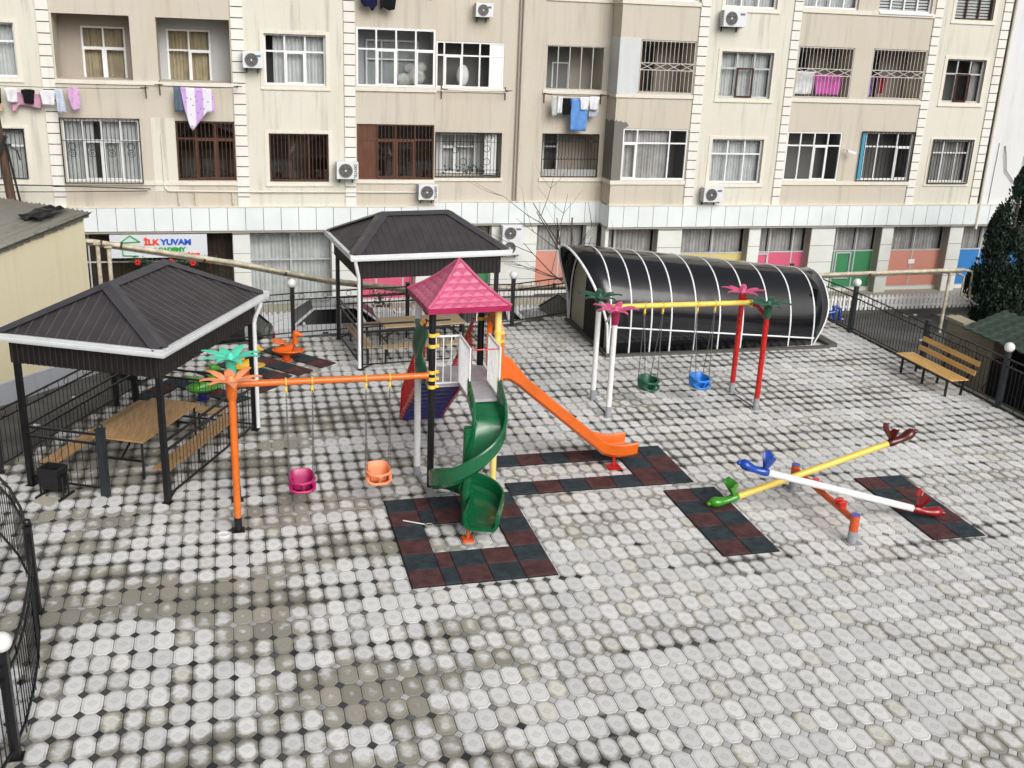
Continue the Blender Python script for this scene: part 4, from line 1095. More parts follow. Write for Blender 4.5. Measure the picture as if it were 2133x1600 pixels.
# --- wall sections (openings x0,x1,z0,z1,depth)
o1 = (-7.1,-5.80,5.87,7.36); o2 = (-7.1,-5.81,2.94,4.43)
holes_wall('wall', -9.5,-5.18,ZB,ZT,[o1,o2],FY,M['cream'])
window(*o1,FY,(.5,),.66,'pvc','cc'); trim(*o1); window(*o2,FY,(.5,),.66,'pvc','cc'); trim(*o2); grille(-7.05,-5.86,2.98,4.39,FY+.05)
B1 = (-4.78,-2.68,5.86,7.67,1.15); B2 = (-1.95,.13,5.85,7.66,1.15); G1 = (-4.77,-2.62,2.90,4.72); W1 = (-1.58,.15,2.93,4.72)
holes_wall('wall', -4.84,.17,ZB,ZT,[B1,B2,G1,W1],FY,M['tan'])
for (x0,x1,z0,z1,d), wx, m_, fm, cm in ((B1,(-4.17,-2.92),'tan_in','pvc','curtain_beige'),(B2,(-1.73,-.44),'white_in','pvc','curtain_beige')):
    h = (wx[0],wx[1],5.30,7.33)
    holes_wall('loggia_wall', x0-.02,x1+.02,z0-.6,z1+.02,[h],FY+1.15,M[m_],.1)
    window(*h,FY+1.15,(.5,),.70,fm,'cc',cm,sash=(0,1) if m_ == 'tan_in' else (1,),rec=.04)
    b = MB(); b.add([(x0,FY+.01,z0-.5),(x1,FY+.01,z0-.5),(x1,FY+1.15,z0-.5),(x0,FY+1.15,z0-.5)], [(0,1,2,3)]); b.build('loggia_floor', M['concrete'], bd)
    b = MB(); b.box(x0+.02,x1-.02,FY+.012,FY+.13,z0-.5,z0-.002); b.build('parapet', M[m_], bd)
for y, x in ((5.80,-4.84),): ledge(-4.84,.17,5.85)
ledge(-4.84,.17,2.90); ledge(-4.84,.17,8.80)
window(*G1,FY,(.25,.5,.75),.66,'pvc','clcc',sash=(1,2),rec=.06); grille(-4.80,-2.60,2.87,4.76,FY,'scroll','black_metal',.16)
window(*W1,FY,(.33,.67),.70,'brown_frame','   ','curtain_grey',sash=(1,2),gl='glass_dark',rec=.10); grille(-1.55,.12,2.97,4.68,FY+.03,'plain','pipe_rust')
b = MB(); b.box(-2.28,-1.585,FY-.012,FY+.02,2.6,4.80); b.build('plaster_patch', M['cream'], bd)
C1 = (1.12,2.96,5.84,7.33); C2 = (1.17,3.0,2.90,4.39)
holes_wall('wall', .53,3.51,ZB,ZT,[C1,C2],FY,M['cream'])
window(*C1,FY,(1/3,2/3),.66,'pvc','rcc',sash=(1,)); trim(*C1)
window(*C2,FY,(1/3,2/3),None,'brown_frame',' c ','curtain_grey',gl='glass_dark'); trim(*C2); grille(1.2,2.97,2.92,4.36,FY+.05,'plain','pipe_rust')
D1 = (3.89,6.36,5.87,7.61); D2 = (3.89,6.37,2.98,4.72)
holes_wall('wall', 3.85,6.40,ZB,ZT,[D1,D2],FY,M['tan'])
w_ = window(*D1,FY,(.25,.5,.75),.64,'pvc','    ',sash=(1,3),rec=-.02,room='white_in')
window(4.30,6.0,5.5,7.25,FY+.98,(.3,.6),.66,'pvc','ccc',rec=.0)
b = MB()
for cx, cz, r_ in ((5.45,6.05,.28),(5.85,6.15,.33),(6.0,6.45,.22),(5.65,6.4,.2)): b.sphere((cx,FY+.55,cz), r_, 12, 8, (1,.6,.8))
b.build('stored_bundle', mat('pale_bundle', (.50,.50,.47), .9, 0, .3, 6), bd, 60)
ledge(3.85,6.42,5.86,FY,.13,.06); ledge(3.85,6.4,2.97)
window(*D2,FY,(.25,.5,.75),.72,'brown_frame','    ',sash=(1,2),gl='glass_dark',rec=.06,solid=(0,)); grille(4.55,6.34,3.0,4.70,FY+.02,'plain','pipe_rust')
# recess between the bays
E1 = (6.56,8.83,5.83,7.28); E2 = (6.56,8.84,2.93,4.40,.7); E3 = (10.28,12.31,5.86,7.27,1.1); E4 = (10.26,12.31,2.94,4.42,1.1)
holes_wall('wall', 6.40,12.5,ZB,ZT,[E1,E2,E3,E4],RY,M['tan'])
b = MB(); b.add([(6.40,FY,ZB),(6.40,RY,ZB),(6.40,RY,ZT),(6.40,FY,ZT)], [(0,1,2,3)]); b.build('side_wall', M['tan'], bd)
b = MB(); b.add([(12.5,FY,ZB),(12.5,RY,ZB),(12.5,RY,ZT),(12.5,FY,ZT)], [(0,3,2,1)]); b.build('side_wall', M['tan'], bd)
window(*E1,RY,(.12,.38,.64,.795),.70,'pvc','      ',sash=(1,),rec=.02,solid=(4,),open_=(2,))
b = MB(); b.sphere((7.55,RY+.5,6.2), .22, 12, 8, (1,.5,1.6)); b.build('stored_bundle', M['curtain'], bd, 60)
ledge(6.42,8.9,5.82,RY); ledge(6.42,8.9,2.92,RY)
holes_wall('loggia_wall', 6.5,8.9,2.8,4.5,[(6.9,8.1,2.95,4.3)],RY+.7,M['white_in'],.1)
window(6.9,8.1,2.95,4.3,RY+.7,(.42,),.68,'pvc','cc',sash=(0,),rec=.03)
grille(6.58,8.82,2.95,4.40,RY+.02,'curl','black_metal',.06)
b = MB(); b.box(8.30,8.72,RY+.2,RY+.24,3.0,4.36); b.build('inner_panel', M['pvc'], bd)
b = MB()
for i in range(40):
    x, z = random.uniform(6.9,8.3), random.uniform(3.0,3.25); a = random.random()*6
    b.add([(x,RY+.12,z),(x+.09*math.cos(a),RY+.08,z+.10*abs(math.sin(a))+.03),(x+.03,RY+.1,z+.09)], [(0,1,2)])
b.build('window_plant', mat('dull_leaf', (.035,.06,.03), .7), bd)
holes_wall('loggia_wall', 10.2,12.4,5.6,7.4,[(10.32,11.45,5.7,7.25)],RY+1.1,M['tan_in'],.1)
window(10.32,11.45,5.7,7.25,RY+1.1,(.42,),.66,'pvc','cc',sash=(1,),rec=.03)
window(10.28,12.31,5.86,7.27,RY,(.2,.4,.6,.8),None,'alu','     ',rec=.03,fw=.03)
ledge(10.2,12.45,5.85,RY,.12); ledge(10.2,12.5,2.93,RY,.12); ledge(10.2,12.5,8.78,RY,.12)
holes_wall('loggia_wall', 10.2,12.4,2.7,4.5,[(10.2,11.2,2.8,4.4)],RY+1.1,M['tan_in'],.1)
window(10.2,11.2,2.8,4.4,RY+1.1,(.45,),.66,'pvc','  ',rec=.03)
grille(10.28,12.29,2.96,4.40,RY+.02); b = MB()
for z in (3.55,4.15): 
    b.bar((10.28,RY+.0,z),(12.29,RY+.0,z),.018)
    for i in range(17): b.sphere((10.35+.12*i,RY-.005,z+.05), .022, 6, 4)
b.build('grille_finials', M['black_metal'], bd)
b = MB(); b.box(10.28,12.29,RY+.1,RY+.16,2.95,3.2); b.build('parapet', M['white_in'], bd)
# downpipes in the recess
for x, r_, m_ in ((9.31,.028,'tan_in'),(9.44,.055,'tan')):
    b = MB(); b.tube([(x,RY-.08,2.1),(x,RY-.08,ZT)], r_, 10); b.build('downpipe', M[m_], bd, 40)
# right bay
H1 = (13.23,15.20,5.88,7.57,1.1); H2 = (12.83,15.20,3.0,4.71); H3 = (13.1,15.2,8.80,10.4)
holes_wall('wall', 12.5,15.23,ZB,ZT,[H1,H2,H3],FY,M['tan'])
b = MB(); b.box(12.485,13.225,FY-.018,FY+.01,5.84,7.62); b.box(12.485,12.499,FY+.0101,RY-.01,5.84,7.62); b.build('insulation_panel', M['patch_white'], bd)
b = MB()
top = [(12.488,4.93),(12.55,5.0),(12.62,4.92),(12.7,4.97),(12.78,4.90),(12.9,4.93),(13.0,4.80),(12.825,4.70),(12.825,2.98),(12.488,2.98)]
b.prism(top, lambda u,v,w: (u,FY-.012+w,v), 0, .02)
b.prism([(FY+.0,4.93),(FY+.3,4.98),(FY+.55,4.9),(RY-.01,4.95),(RY-.01,2.98),(FY+.0,2.98)], lambda u,v,w: (12.488+w,u,v), 0, .011)
b.build('cement_patch', M['cement'], bd)
for z0_, z1_ in ((2.84,2.97),(5.72,5.835),(8.66,8.78)): b = MB(); b.box(12.46,15.25,FY-.05,FY+.02,z0_,z1_); b.box(12.46,12.499,FY+.0201,RY-.01,z0_,z1_); b.build('sill_ledge', M['trim'], bd)
holes_wall('loggia_wall', 13.1,15.3,5.7,7.7,[(13.3,14.2,5.75,7.4)],FY+1.1,M['dim_loggia'],.1); window(13.3,14.2,5.75,7.4,FY+1.1,(.5,),None,'dkbrown_frame','  ',rec=.02)
grille(13.26,15.17,5.90,7.54,FY+.02,'diamond','grille_beige')
window(*H2,FY,(.22,.72),.72,'pvc','cc ','curtain_grey',sash=(0,),rec=.03); window(*H3,FY,(.33,.67),.6,'pvc','ccc')
# cream section
I1, I2, I3 = (16.15,18.08,5.79,7.30), (16.12,18.07,2.90,4.41), (16.09,17.98,8.70,10.1)
holes_wall('wall', 15.58,18.63,ZB,ZT,[I1,I2,I3],FY,M['cream'])
window(*I1,FY,(1/3,2/3),.64,'alu','ccc',sash=()); b = MB()
x0, x1 = 16.15+1.93/3, 16.15+2*1.93/3
for q in ((x0,x1,5.80,5.86),(x0,x1,6.72,6.78)): b.box(q[0],q[1],FY+.07,FY+.11,q[2],q[3])
for q in ((x0,x0+.06),(x1-.06,x1)): b.box(q[0],q[1],FY+.07,FY+.11,5.861,6.719)
b.build('casement', M['dkbrown_frame'], bd)
window(*I2,FY,(1/3,2/3),.66,'pvc','ccc',sash=()); window(*I3,FY,(1/3,2/3),.66,'pvc','ccc')
for q in (I1,I2,I3): trim(*q)
# tan section
J = [(19.0,21.16,5.86,7.56,1.1),(21.9,24.05,5.88,7.57,1.1),(18.97,21.14,2.99,4.70),(21.9,24.06,3.02,4.72),(18.97,21.06,8.80,10.2),(21.86,23.95,8.80,10.2)]
holes_wall('wall', 18.93,24.09,ZB,ZT,J,FY,M['tan'])
for k, (x0,x1,z0,z1,d) in enumerate(J[:2]):
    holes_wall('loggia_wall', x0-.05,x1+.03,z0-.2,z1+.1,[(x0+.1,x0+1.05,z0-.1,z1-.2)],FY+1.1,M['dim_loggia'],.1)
    window(x0+.1,x0+1.05,z0-.1,z1-.2,FY+1.1,(.5,),None,'dkbrown_frame','  ',rec=.02)
    grille(x0+.03,x1-.03,z0+.03,z1-.03,FY+.02,'diamond','grille_beige',.0,15)
window(*J[2],FY,(.25,.5,.75),.72,'pvc','    ',sash=(2,),rec=.02); 
window(*J[3],FY,(.12,.35,.72),.70,'pvc','    ',rec=.08,sash=(3,)); b = MB(); b.box(21.93,22.14,FY+.05,FY+.07,3.05,4.68); b.build('blue_film', mat('turquoise_film', (.06,.36,.52), .5), bd)
grille(21.9,24.07,3.0,4.74,FY,'plain','black_metal',.05,14)
window(*J[4],FY,(.25,.5,.75),.66,'pvc','cccc'); w_ = window(*J[5],FY,(.25,.5,.75),None,'pvc','    ')
b = MB()
for i in range(14): b.box(21.93,23.9,FY+.2,FY+.22,8.85+.1*i,8.85+.1*i+.065)
b.build('blind', M['curtain'], bd)
b = MB(); b.box(21.85,23.98,FY-.09,FY+.0,8.72,8.80); b.build('window_sill', M['pvc'], bd)
for z in (2.97,5.84,8.78): ledge(18.93,24.09,z,FY,.13)
K1, K2, K3 = (24.93,26.55,5.82,7.32), (24.90,26.56,2.95,4.47), (24.91,26.48,8.66,10.2)
holes_wall('wall', 24.41,26.88,ZB,ZT,[K1,K2,K3],FY,M['cream'])
window(*K1,FY,(1/3,2/3),.66,'alu','  r',cm='curtain_grey'); b = MB()
x0, x1 = 24.93+.54, 24.93+1.08
for q in ((x0,x1,5.83,5.89),(x0,x1,6.76,6.82)): b.box(q[0],q[1],FY+.07,FY+.11,q[2],q[3])
for q in ((x0,x0+.06),(x1-.07,x1)): b.box(q[0],q[1],FY+.07,FY+.11,5.891,6.759)
b.build('casement', M['dkbrown_frame'], bd)
window(*K2,FY,(1/3,2/3),.70,'pvc','ccc','curtain_grey'); grille(24.88,26.58,2.92,4.50,FY+.0,'plain','black_metal',.07)
window(*K3,FY,(1/3,2/3),None,'dkbrown_frame','    '); b = MB()
for i in range(14): b.box(24.96,26.44,FY+.2,FY+.22,8.72+.1*i,8.72+.1*i+.065)
b.build('blind', M['curtain'], bd)
for q in (K1,K2,K3): trim(*q)
b = MB(); b.tube([(27.32,FY-.09,1.2),(27.32,FY-.09,ZT)], .055, 10); b.build('downpipe', M['trim'], bd, 40)
b = MB(); b.box(-9.5,27.4,FY-.15,FY+9,ZT,ZT+.25); b.build('roof_slab', M['concrete'], bd)
b = MB(); b.box(-9.5,27.38,FY+2.6,FY+9,STREET,ZT); b.build('building_core', M['room'], bd)
# --- fascia of pale panels between ground floor and first floor
def fascia(x0, x1, Y, zb=1.38, zt=2.11, side=None):
    b = MB(); n = max(1, int(round((x1-x0)/.545))); w = (x1-x0)/n
    for i in range(n): b.box(x0+i*w+.008,x0+(i+1)*w-.008,Y,Y+.03,zb,zt)
    b.build('fascia_panels', M['panel_white'], bd)
    b = MB(); b.box(x0+.004,x1-.004,Y+.012,Y+.2,zb+.01,zt-.01); b.build('fascia_backing', M['gap'], bd)
    b = MB(); b.box(x0,x1,Y-.02,Y+.25,zt,zt+.03); b.build('fascia_cap', M['trim'], bd)
fascia(-9.5,6.40,33.90); fascia(6.40,12.47,34.80); fascia(12.47,36,33.90)
b = MB(); b.add([(12.462,33.9,1.38),(12.462,34.8,1.38),(12.462,34.8,2.11),(12.462,33.9,2.11)], [(0,3,2,1)]); b.build('fascia_side', M['panel_white'], bd)
b = MB(); b.box(-9.5,6.4,33.95,34.6,1.30,1.379); b.box(6.4,12.47,34.85,35.5,1.30,1.379); b.box(12.47,36,33.95,34.6,1.30,1.379); b.build('soffit', M['reveal'], bd)
# --- ground floor: columns of pale panels, curtains above coloured boards
def column(x0, x1, Y, z0=STREET, z1=1.30, d=.42):
    b = MB(); z = z0; hs = [.62]*10
    while z < z1-.01:
        zt = min(z1, z+.62); b.box(x0,x1,Y,Y+d,z+.008,zt-.008); z = zt
    b.build('column', M['panel_col'], bd)
    b = MB(); b.box(x0+.006,x1-.006,Y+.012,Y+d-.01,z0,z1); b.build('column_backing', M['gap'], bd)
def shop_window(x0, x1, Y, splits, board=None, zs=.32, z0=-1.12, cm='curtain_grey', gl='glass', door=None, lower='curtain'):
    b = MB(); fw = .05; y0, y1 = Y, Y+.06; X = [x0]+list(splits)+[x1]
    b.box(x0,x1,y0,y1,1.24,1.299); b.box(x0,x1,y0,y1,z0,z0+fw); b.box(x0,x1,y0+.002,y1-.002,zs-.025,zs+.025)
    for x in X: b.box(max(x0,x-fw/2),min(x1,x+fw/2),y0+.004,y1-.004,z0+fw,1.24)
    if door: 
        a, c_ = door
        for q in ((a,a+.05),(c_-.05,c_)): b.box(q[0],q[1],y0-.03,y0+.02,-.75,zs-.05)
        b.box(a+.05,c_-.05,y0-.03,y0+.02,-.75,-.70); b.box(a+.05,c_-.05,y0-.03,y0+.02,zs-.10,zs-.05)
    w = b.build('window', M['alu'], bd)
    b = MB(); b.add([(x0,Y+.03,zs),(x1,Y+.03,zs),(x1,Y+.03,1.27),(x0,Y+.03,1.27)], [(0,1,2,3)])
    if board is None: b.add([(x0,Y+.03,z0),(x1,Y+.03,z0),(x1,Y+.03,zs),(x0,Y+.03,zs)], [(0,1,2,3)])
    b.build('pane', M[gl], w)
    if board is not None:
        b = MB(); b.box(x0+.02,x1-.02,Y+.02,Y+.04,z0+.03,zs-.02); b.build('coloured_board', board, w)
    b = MB()
    for a, c_ in zip(X, X[1:]): curtain_mesh(b, a+.03, c_-.03, zs if board is not None else z0, 1.28, Y+.2, .03, .13)
    b.build('curtain', M[cm], w, 60)
    b = MB(); b.add([(x0,Y+1,z0),(x1,Y+1,z0),(x1,Y+1,1.3),(x0,Y+1,1.3)], [(0,1,2,3)]); b.build('interior', M['room'], w)
    b = MB(); b.box(x0,x1,Y-.02,Y+.3,STREET,z0); b.build('dado', M['panel_col'], w)
def board(n, c): return mat(n, c, .55, 0, .06, 1.)
GYF, GYR = 34.42, 35.2
pinkb, greenb, salm, yelb, blueb = board('pink_board', (.60,.10,.19)), board('green_board', (.045,.235,.10)), board('salmon_board', (.58,.25,.19)), board('yellow_board', (.60,.50,.20)), board('blue_board', (.020,.17,.46))
shop_window(-9.5,-.05,GYF,(-7,-4.4,-2.0),None,.32,-1.3,'curtain_grey','glass_dark')
shop_window(.47,3.05,GYF,(1.75,),None,.32,-1.3,'curtain')
shop_window(4.03,5.82,GYF,(4.55,5.45),pinkb)
shop_window(7.45,8.62,GYR,(8.0,),greenb)
shop_window(10.25,12.06,GYR,(11.15,),salm)
shop_window(12.58,14.43,GYF,(12.95,),pinkb); shop_window(15.33,17.95,GYF,(16.7,),yelb); shop_window(18.40,20.46,GYF,(19.0,19.95),pinkb,.32,-1.12,'curtain_grey','glass',(18.45,18.98))
shop_window(21.43,23.40,GYF,(21.75,22.6),greenb,.32,-1.12,'curtain_grey','glass',(21.80,22.45)); shop_window(23.88,26.34,GYF,(25.1,),salm); shop_window(26.92,30.2,GYF,(28.1,),blueb)
b = MB(); b.box(24.98,25.25,GYF-.012,GYF-.002,-.22,-.05); b.build('notice', M['pvc'], bd)
for x0, x1 in ((-.05,.47),(3.05,4.03),(5.82,6.40)): column(x0,x1,34.05)
for x0, x1 in ((6.40,7.45),(8.62,10.25),(12.06,12.46)): column(x0,x1,34.95,STREET,1.3,.3)
for x0, x1 in ((12.46,12.58),(14.43,15.33),(17.95,18.40),(20.46,21.43),(23.40,23.88),(26.34,26.92),(30.2,31.0)): column(x0,x1,34.05)
for xr in (14.43,17.95,20.46,23.40,26.34): b = MB(); b.box(xr-.012,xr-.002,34.06,34.5,STREET,1.3); b.build('column_reveal', M['reveal'], bd)
# white rendered block on the right
wb = thing('apartment_building', 'white grey rendered block adjoining the cream building on the right', 'apartment building', (33,34,0))
K = (28.95,30.6,2.95,4.45)
holes_wall('wall', 27.4,44,2.12,11.6,[K],FY+.05,M['greywhite'],.16,wb); window(*K,FY+.05,(.5,),.66,'pvc','cc',parent=wb)
b = MB(); b.box(27.4,44,FY+1.5,FY+9,STREET,11.6); b.build('building_core', M['greywhite'], wb)
b = MB(); b.box(31.0,44,FY+.1,FY+1.4,STREET,2.11); b.build('ground_wall', M['panel_col'], wb)
b = MB(); b.tube([(28.05,FY+.02,4.3),(28.1,FY-.03,4.0),(28.25,FY-.02,3.4),(28.6,FY-.02,3.05),(28.8,FY,2.9)], .022, 8); b.build('cable', M['reveal'], wb, 40)
b = MB(); b.tube([(27.75,FY+.03,1.5),(27.78,FY+.03,4.4)], .008, 6); b.build('cable', M['black_metal'], wb, 40)

# ------------------------------------------------------------------ kindergarten sign with its lettering
def text(body, x, z, size, Y, m, name, parent, ext=.012, sx=1., rz=0., bold=.012, align='LEFT'):
    cu = bpy.data.curves.new(name, 'FONT'); cu.body = body; cu.size = size; cu.extrude = ext; cu.offset = bold; cu.align_x = align
    o = bpy.data.objects.new(name, cu); COL.objects.link(o)
    dg = bpy.context.evaluated_depsgraph_get(); me = bpy.data.meshes.new_from_object(o.evaluated_get(dg)); bpy.data.objects.remove(o); bpy.data.curves.remove(cu)
    off = worg(parent); mx = Matrix.Translation(Vector((x,Y,z))-off) @ Matrix.Rotation(PI/2, 4, 'X') @ Matrix.Rotation(rz, 4, 'Z') @ Matrix.Diagonal((sx,1,1,1))
    me.transform(mx); me.materials.clear(); me.materials.append(m); me.name = name
    r = bpy.data.objects.new(name, me); COL.objects.link(r); r.parent = parent; return r
sg = thing('shop_sign', 'white kindergarten sign with red, blue and green lettering and a green house emblem', 'sign', (-2.28,33.9,.9))
b = MB(); b.box(-3.72,-.84,33.95,34.02,.54,1.27); b.build('sign_board', mat('sign_white', (.62,.65,.70), .4), sg)
cr_, cb_, cg_ = mat('sign_red', (.75,.06,.02), .4), mat('sign_blue', (.015,.10,.55), .4), mat('sign_green', (.02,.35,.06), .4)
text('İLK', -2.72, .95, .24, 33.94, cr_, 'lettering', sg, .012, 1.15); text('YUVAM', -2.22, .95, .24, 33.94, cb_, 'lettering', sg, .012, 1.12)
text('ACADEMY', -2.46, .74, .17, 33.94, cg_, 'lettering', sg, .012, 1.2); text('BAĞÇASI', -1.62, .585, .12, 33.94, cr_, 'lettering', sg, .012, 1.1)
b = MB()
for a, c_ in (((-3.42,1.02),(-3.13,1.24)),((-3.13,1.24),(-2.84,1.05)),((-2.84,1.05),(-3.42,1.02)),((-3.36,1.06),(-3.36,.62)),((-3.36,.62),(-2.9,.60)),((-3.3,.82),(-2.95,.86))): b.bar((a[0],33.935,a[1]),(c_[0],33.935,c_[1]),.03)
b.build('house_emblem', cg_, sg)
ga = thing('flower_garland', 'dark green garland with red and white flowers under the kindergarten sign', 'garland', (-1.7,33.9,.35))
b = MB()
for i in range(420):
    t0 = random.random(); x = -3.15+2.6*t0; z = .47-.10*math.sin(t0*PI*1.2)+random.gauss(0,.07); a = random.random()*6.3; r_ = .07
    b.add([(x,33.9+random.gauss(0,.03),z),(x+r_*math.cos(a),33.88,z+r_*math.sin(a)),(x+r_*.7*math.cos(a+.8),33.9,z+r_*.7*math.sin(a+.8))], [(0,1,2)])
b.build('leaves', mat('garland_green', (.012,.045,.018), .7), ga)
for i, x in enumerate((-2.95,-2.3,-1.95,-1.3,-.75)):
    b = MB(); z = .42-.05*(i % 2)
    for k in range(6): a = k*PI/3; b.sphere((x+.06*math.cos(a),33.85,z+.06*math.sin(a)), .042, 8, 6, (1,.5,1))
    b.build('flower', M['red_paint'] if i != 1 else M['pvc'], ga, 60)
# ------------------------------------------------------------------ air conditioners
def ac_unit(label, x0, x1, z0, z1, Y, txt=None, mark=None, double=False, flip=False):
    t_ = thing('air_conditioner', label, 'air conditioner', ((x0+x1)/2,Y,z0), 'outdoor air conditioner units')
    d = .30; b = MB(); b.box(x0,x1,Y-d-.10,Y-.10,z0,z1); b.build('casing', M['ac_white'], t_, None, .012, 2)
    H = z1-z0; n = 2 if double else 1
    for k in range(n):
        r = min(H/n,.62)*.40; cx = x0+r+.07 if not flip else x1-r-.07; cz = z0+H*(k+.5)/n; yf = Y-d-.103
        b = MB(); b.tube([(cx,yf+.002,cz),(cx,yf-.006,cz)], r, 26); o = b.build('fan_opening', M['ac_grey'], t_, 40)
        b = MB()
        for q in range(1, 5): b.ring((cx,yf-.012,cz), (1,0,0),(0,0,1), r*q/4.2, .004, 24, 4)
        b.ring((cx,yf-.010,cz), (1,0,0),(0,0,1), r, .010, 26, 6)
        for q in range(8): a = q*PI/4; b.bar((cx,yf-.012,cz),(cx+r*math.cos(a),yf-.012,cz+r*math.sin(a)),.006)
        b.build('fan_guard', mat('fan_guard_grey', (.20,.20,.19), .5) if 'fan_g' not in M else M['fan_g'], o, 40); 
        b = MB()
        for q in range(3):
            a = q*2*PI/3+k; b.add([(cx,yf-.007,cz),(cx+r*.85*math.cos(a),yf-.007,cz+r*.85*math.sin(a)),(cx+r*.8*math.cos(a+.9),yf-.007,cz+r*.8*math.sin(a+.9))], [(0,1,2)])
        b.build('fan_blades', mat('fan_blade', (.055,.055,.052), .5) if 'fan_b' not in M else M['fan_b'], o)
        b = MB(); b.tube([(cx,yf-.008,cz),(cx,yf-.022,cz)], r*.13, 12); b.build('fan_hub', M['pvc'], o, 40)
    for x in (x0+.12,x1-.15): b = MB(); b.bar((x,Y-d-.12,z0-.02),(x,Y+.0,z0-.02),.03); b.bar((x,Y-.02,z0-.16),(x,Y-.02,z0),.03); b.build('bracket', M['black_metal'], t_)
    b = MB()
    for i in range(9): b.box(x0-.003,x0+.001,Y-d-.06,Y-.14,z0+H*(.08+.1*i),z0+H*(.08+.1*i)+.02)
    b.build('side_louvre', M['ac_grey'], t_)
    if txt: text(txt, x1-.13, z0+H*.88, .125*H/.55, Y-d-.104, M['black_metal'], 'lettering', t_, .002, 1.0, -PI/2, .002)
    if mark:
        b = MB(); b.box(x1-.24,x1-.07,Y-d-.104,Y-d-.099,z1-.15,z1-.09); b.build('badge', mark, t_)
    return t_
M['fan_g'] = mat('fan_guard_grey', (.22,.22,.21), .5); M['fan_b'] = mat('fan_blade', (.05,.05,.048), .5)
tealm = mat('teal_badge', (.05,.22,.27), .4); greym = mat('grey_badge', (.12,.13,.15), .4)
ac_unit('air conditioner with teal badge at the upper left of the wide three pane window', .47,1.07,6.33,6.80,FY-.02,None,tealm)
ac_unit('air conditioner with vertical dark lettering left of the brown glazed bay', 3.20,3.88,3.05,3.58,FY-.05,'DENTEL')
ac_unit('air conditioner with vertical dark lettering just under the brown glazed bay', 5.82,6.46,2.38,2.88,FY,'DENTEL')
ac_unit('air conditioner high in the recessed wall near the top edge', 7.75,8.32,8.05,8.47,RY,None,greym)
ac_unit('air conditioner on the cream wall above the dark framed casement', 15.90,16.72,8.08,8.60,FY,None,greym)
ac_unit('air conditioner on the cream wall just above the pale panel band', 15.82,16.55,2.29,2.80,FY,None,greym)
ac_unit('tall double fan air conditioner on the ground floor wall behind the rear pavilion roof', 8.90,9.62,.32,1.34,RY+.02,None,greym,True)
ac_unit('air conditioner half hidden behind the tall conifer', 28.85,29.6,1.75,2.35,FY,None,greym)
# ------------------------------------------------------------------ washing
def garment(label, name, cat, pts, z1, Y, m, group, thick=.02, wav=.03):
    """pts: outline (x,z) of a garment hanging from z1 with a little drape; own thickness"""
    b = MB(); n = len(pts); ph = random.random()*6
    cx = sum(p[0] for p in pts)/n; cz = sum(p[1] for p in pts)/n
    # subdivide the outline and fill it in strips
    xs = [p[0] for p in pts]; zs = [p[1] for p in pts]; x0, x1 = min(xs), max(xs); NX = 14; NZ = 10
    def span(x):
        hit = []
        for i in range(n):
            (xa,za),(xb,zb) = pts[i], pts[(i+1) % n]
            if (xa <= x < xb) or (xb <= x < xa): hit.append(za+(zb-za)*(x-xa)/(xb-xa))
        return (min(hit), max(hit)) if len(hit) >= 2 else None
    rows = []
    for i in range(NX+1):
        x = x0+(x1-x0)*min(max(i/NX,.001),.999); s = span(x)
        if not s: continue
        rows.append([(x, Y+wav*math.sin(9*(x-x0)/(x1-x0+.01)+ph+k*.2)*(.25+.75*k/NZ), s[1]+(s[0]-s[1])*k/NZ) for k in range(NZ+1)])
    b.grid(rows)
    o = b.build(name, m, None, 60); q = o.modifiers.new('t','SOLIDIFY'); q.thickness = thick
    return tag(o, label, cat, group)
def cloth(n, c, v=.15): return mat(n, c, .92, 0, v, 6., .2)
cw, ck, cpk, cbl, clil = cloth('white_cotton', (.72,.73,.76)), cloth('black_cotton', (.008,.008,.010)), cloth('pink_cotton', (.55,.30,.42)), cloth('blue_towelling', (.12,.28,.62)), cloth('orchid_cotton', (.62,.38,.62))
cstr, cjean, cgrey, cpale, cbeige = cloth('pale_blue_stripe', (.50,.56,.68)), cloth('grey_denim', (.10,.14,.19)), cloth('grey_cotton', (.45,.48,.55)), cloth('pale_green_cotton', (.50,.54,.52)), cloth('beige_cotton', (.52,.42,.28))
cpr, chot, cnavy, cwine, cviolet = mat('lilac_print', (.6,.5,.7), .9), cloth('hot_pink_cotton', (.50,.09,.36)), cloth('navy_cotton', (.010,.010,.045)), cloth('wine_cotton', (.22,.012,.03)), cloth('violet_print', (.16,.09,.32), .6)
m, t, b_ = nt('lilac_spotted_sheet'); co = coords(t)
vo = t.nodes.new('ShaderNodeTexVoronoi'); vo.inputs['Scale'].default_value = 9; t.links.new(co, vo.inputs['Vector'])
sxx = t.nodes.new('ShaderNodeSeparateXYZ'); t.links.new(coords(t, scale=(2.2,1,1)), sxx.inputs[0])
str_ = rng_map(t, mth(t,'SINE', mth(t,'MULTIPLY', sxx.outputs[0], 6.)), -.1, .2)
c = mixc(t, str_, (.70,.68,.78), (.52,.33,.66)); c = mixc(t, mth(t,'SUBTRACT',1.,rng_map(t, vo.outputs['Distance'], .14, .24)), c, (.20,.13,.22)); t.links.new(c, b_.inputs['Base Color']); b_.inputs['Roughness'].default_value = .9; cpr = m
LG = 'washing hung out on the facade'; LY = 33.62
def tee(x0, x1, z0, z1, sl=.22):
    w = x1-x0; h = z1-z0; return [(x0,z1-.02),(x0+w*.3,z1),(x0+w*.7,z1),(x1,z1-.02),(x1,z1-h*.28),(x1-w*.17,z1-h*.34),(x1-w*.14,z0),(x0+w*.14,z0+.01),(x0+w*.17,z1-h*.34),(x0,z1-h*.28)]
def rect_(x0,x1,z0,z1): return [(x0,z1),(x1,z1),(x1-.01,z0+.01),(x0+.02,z0)]
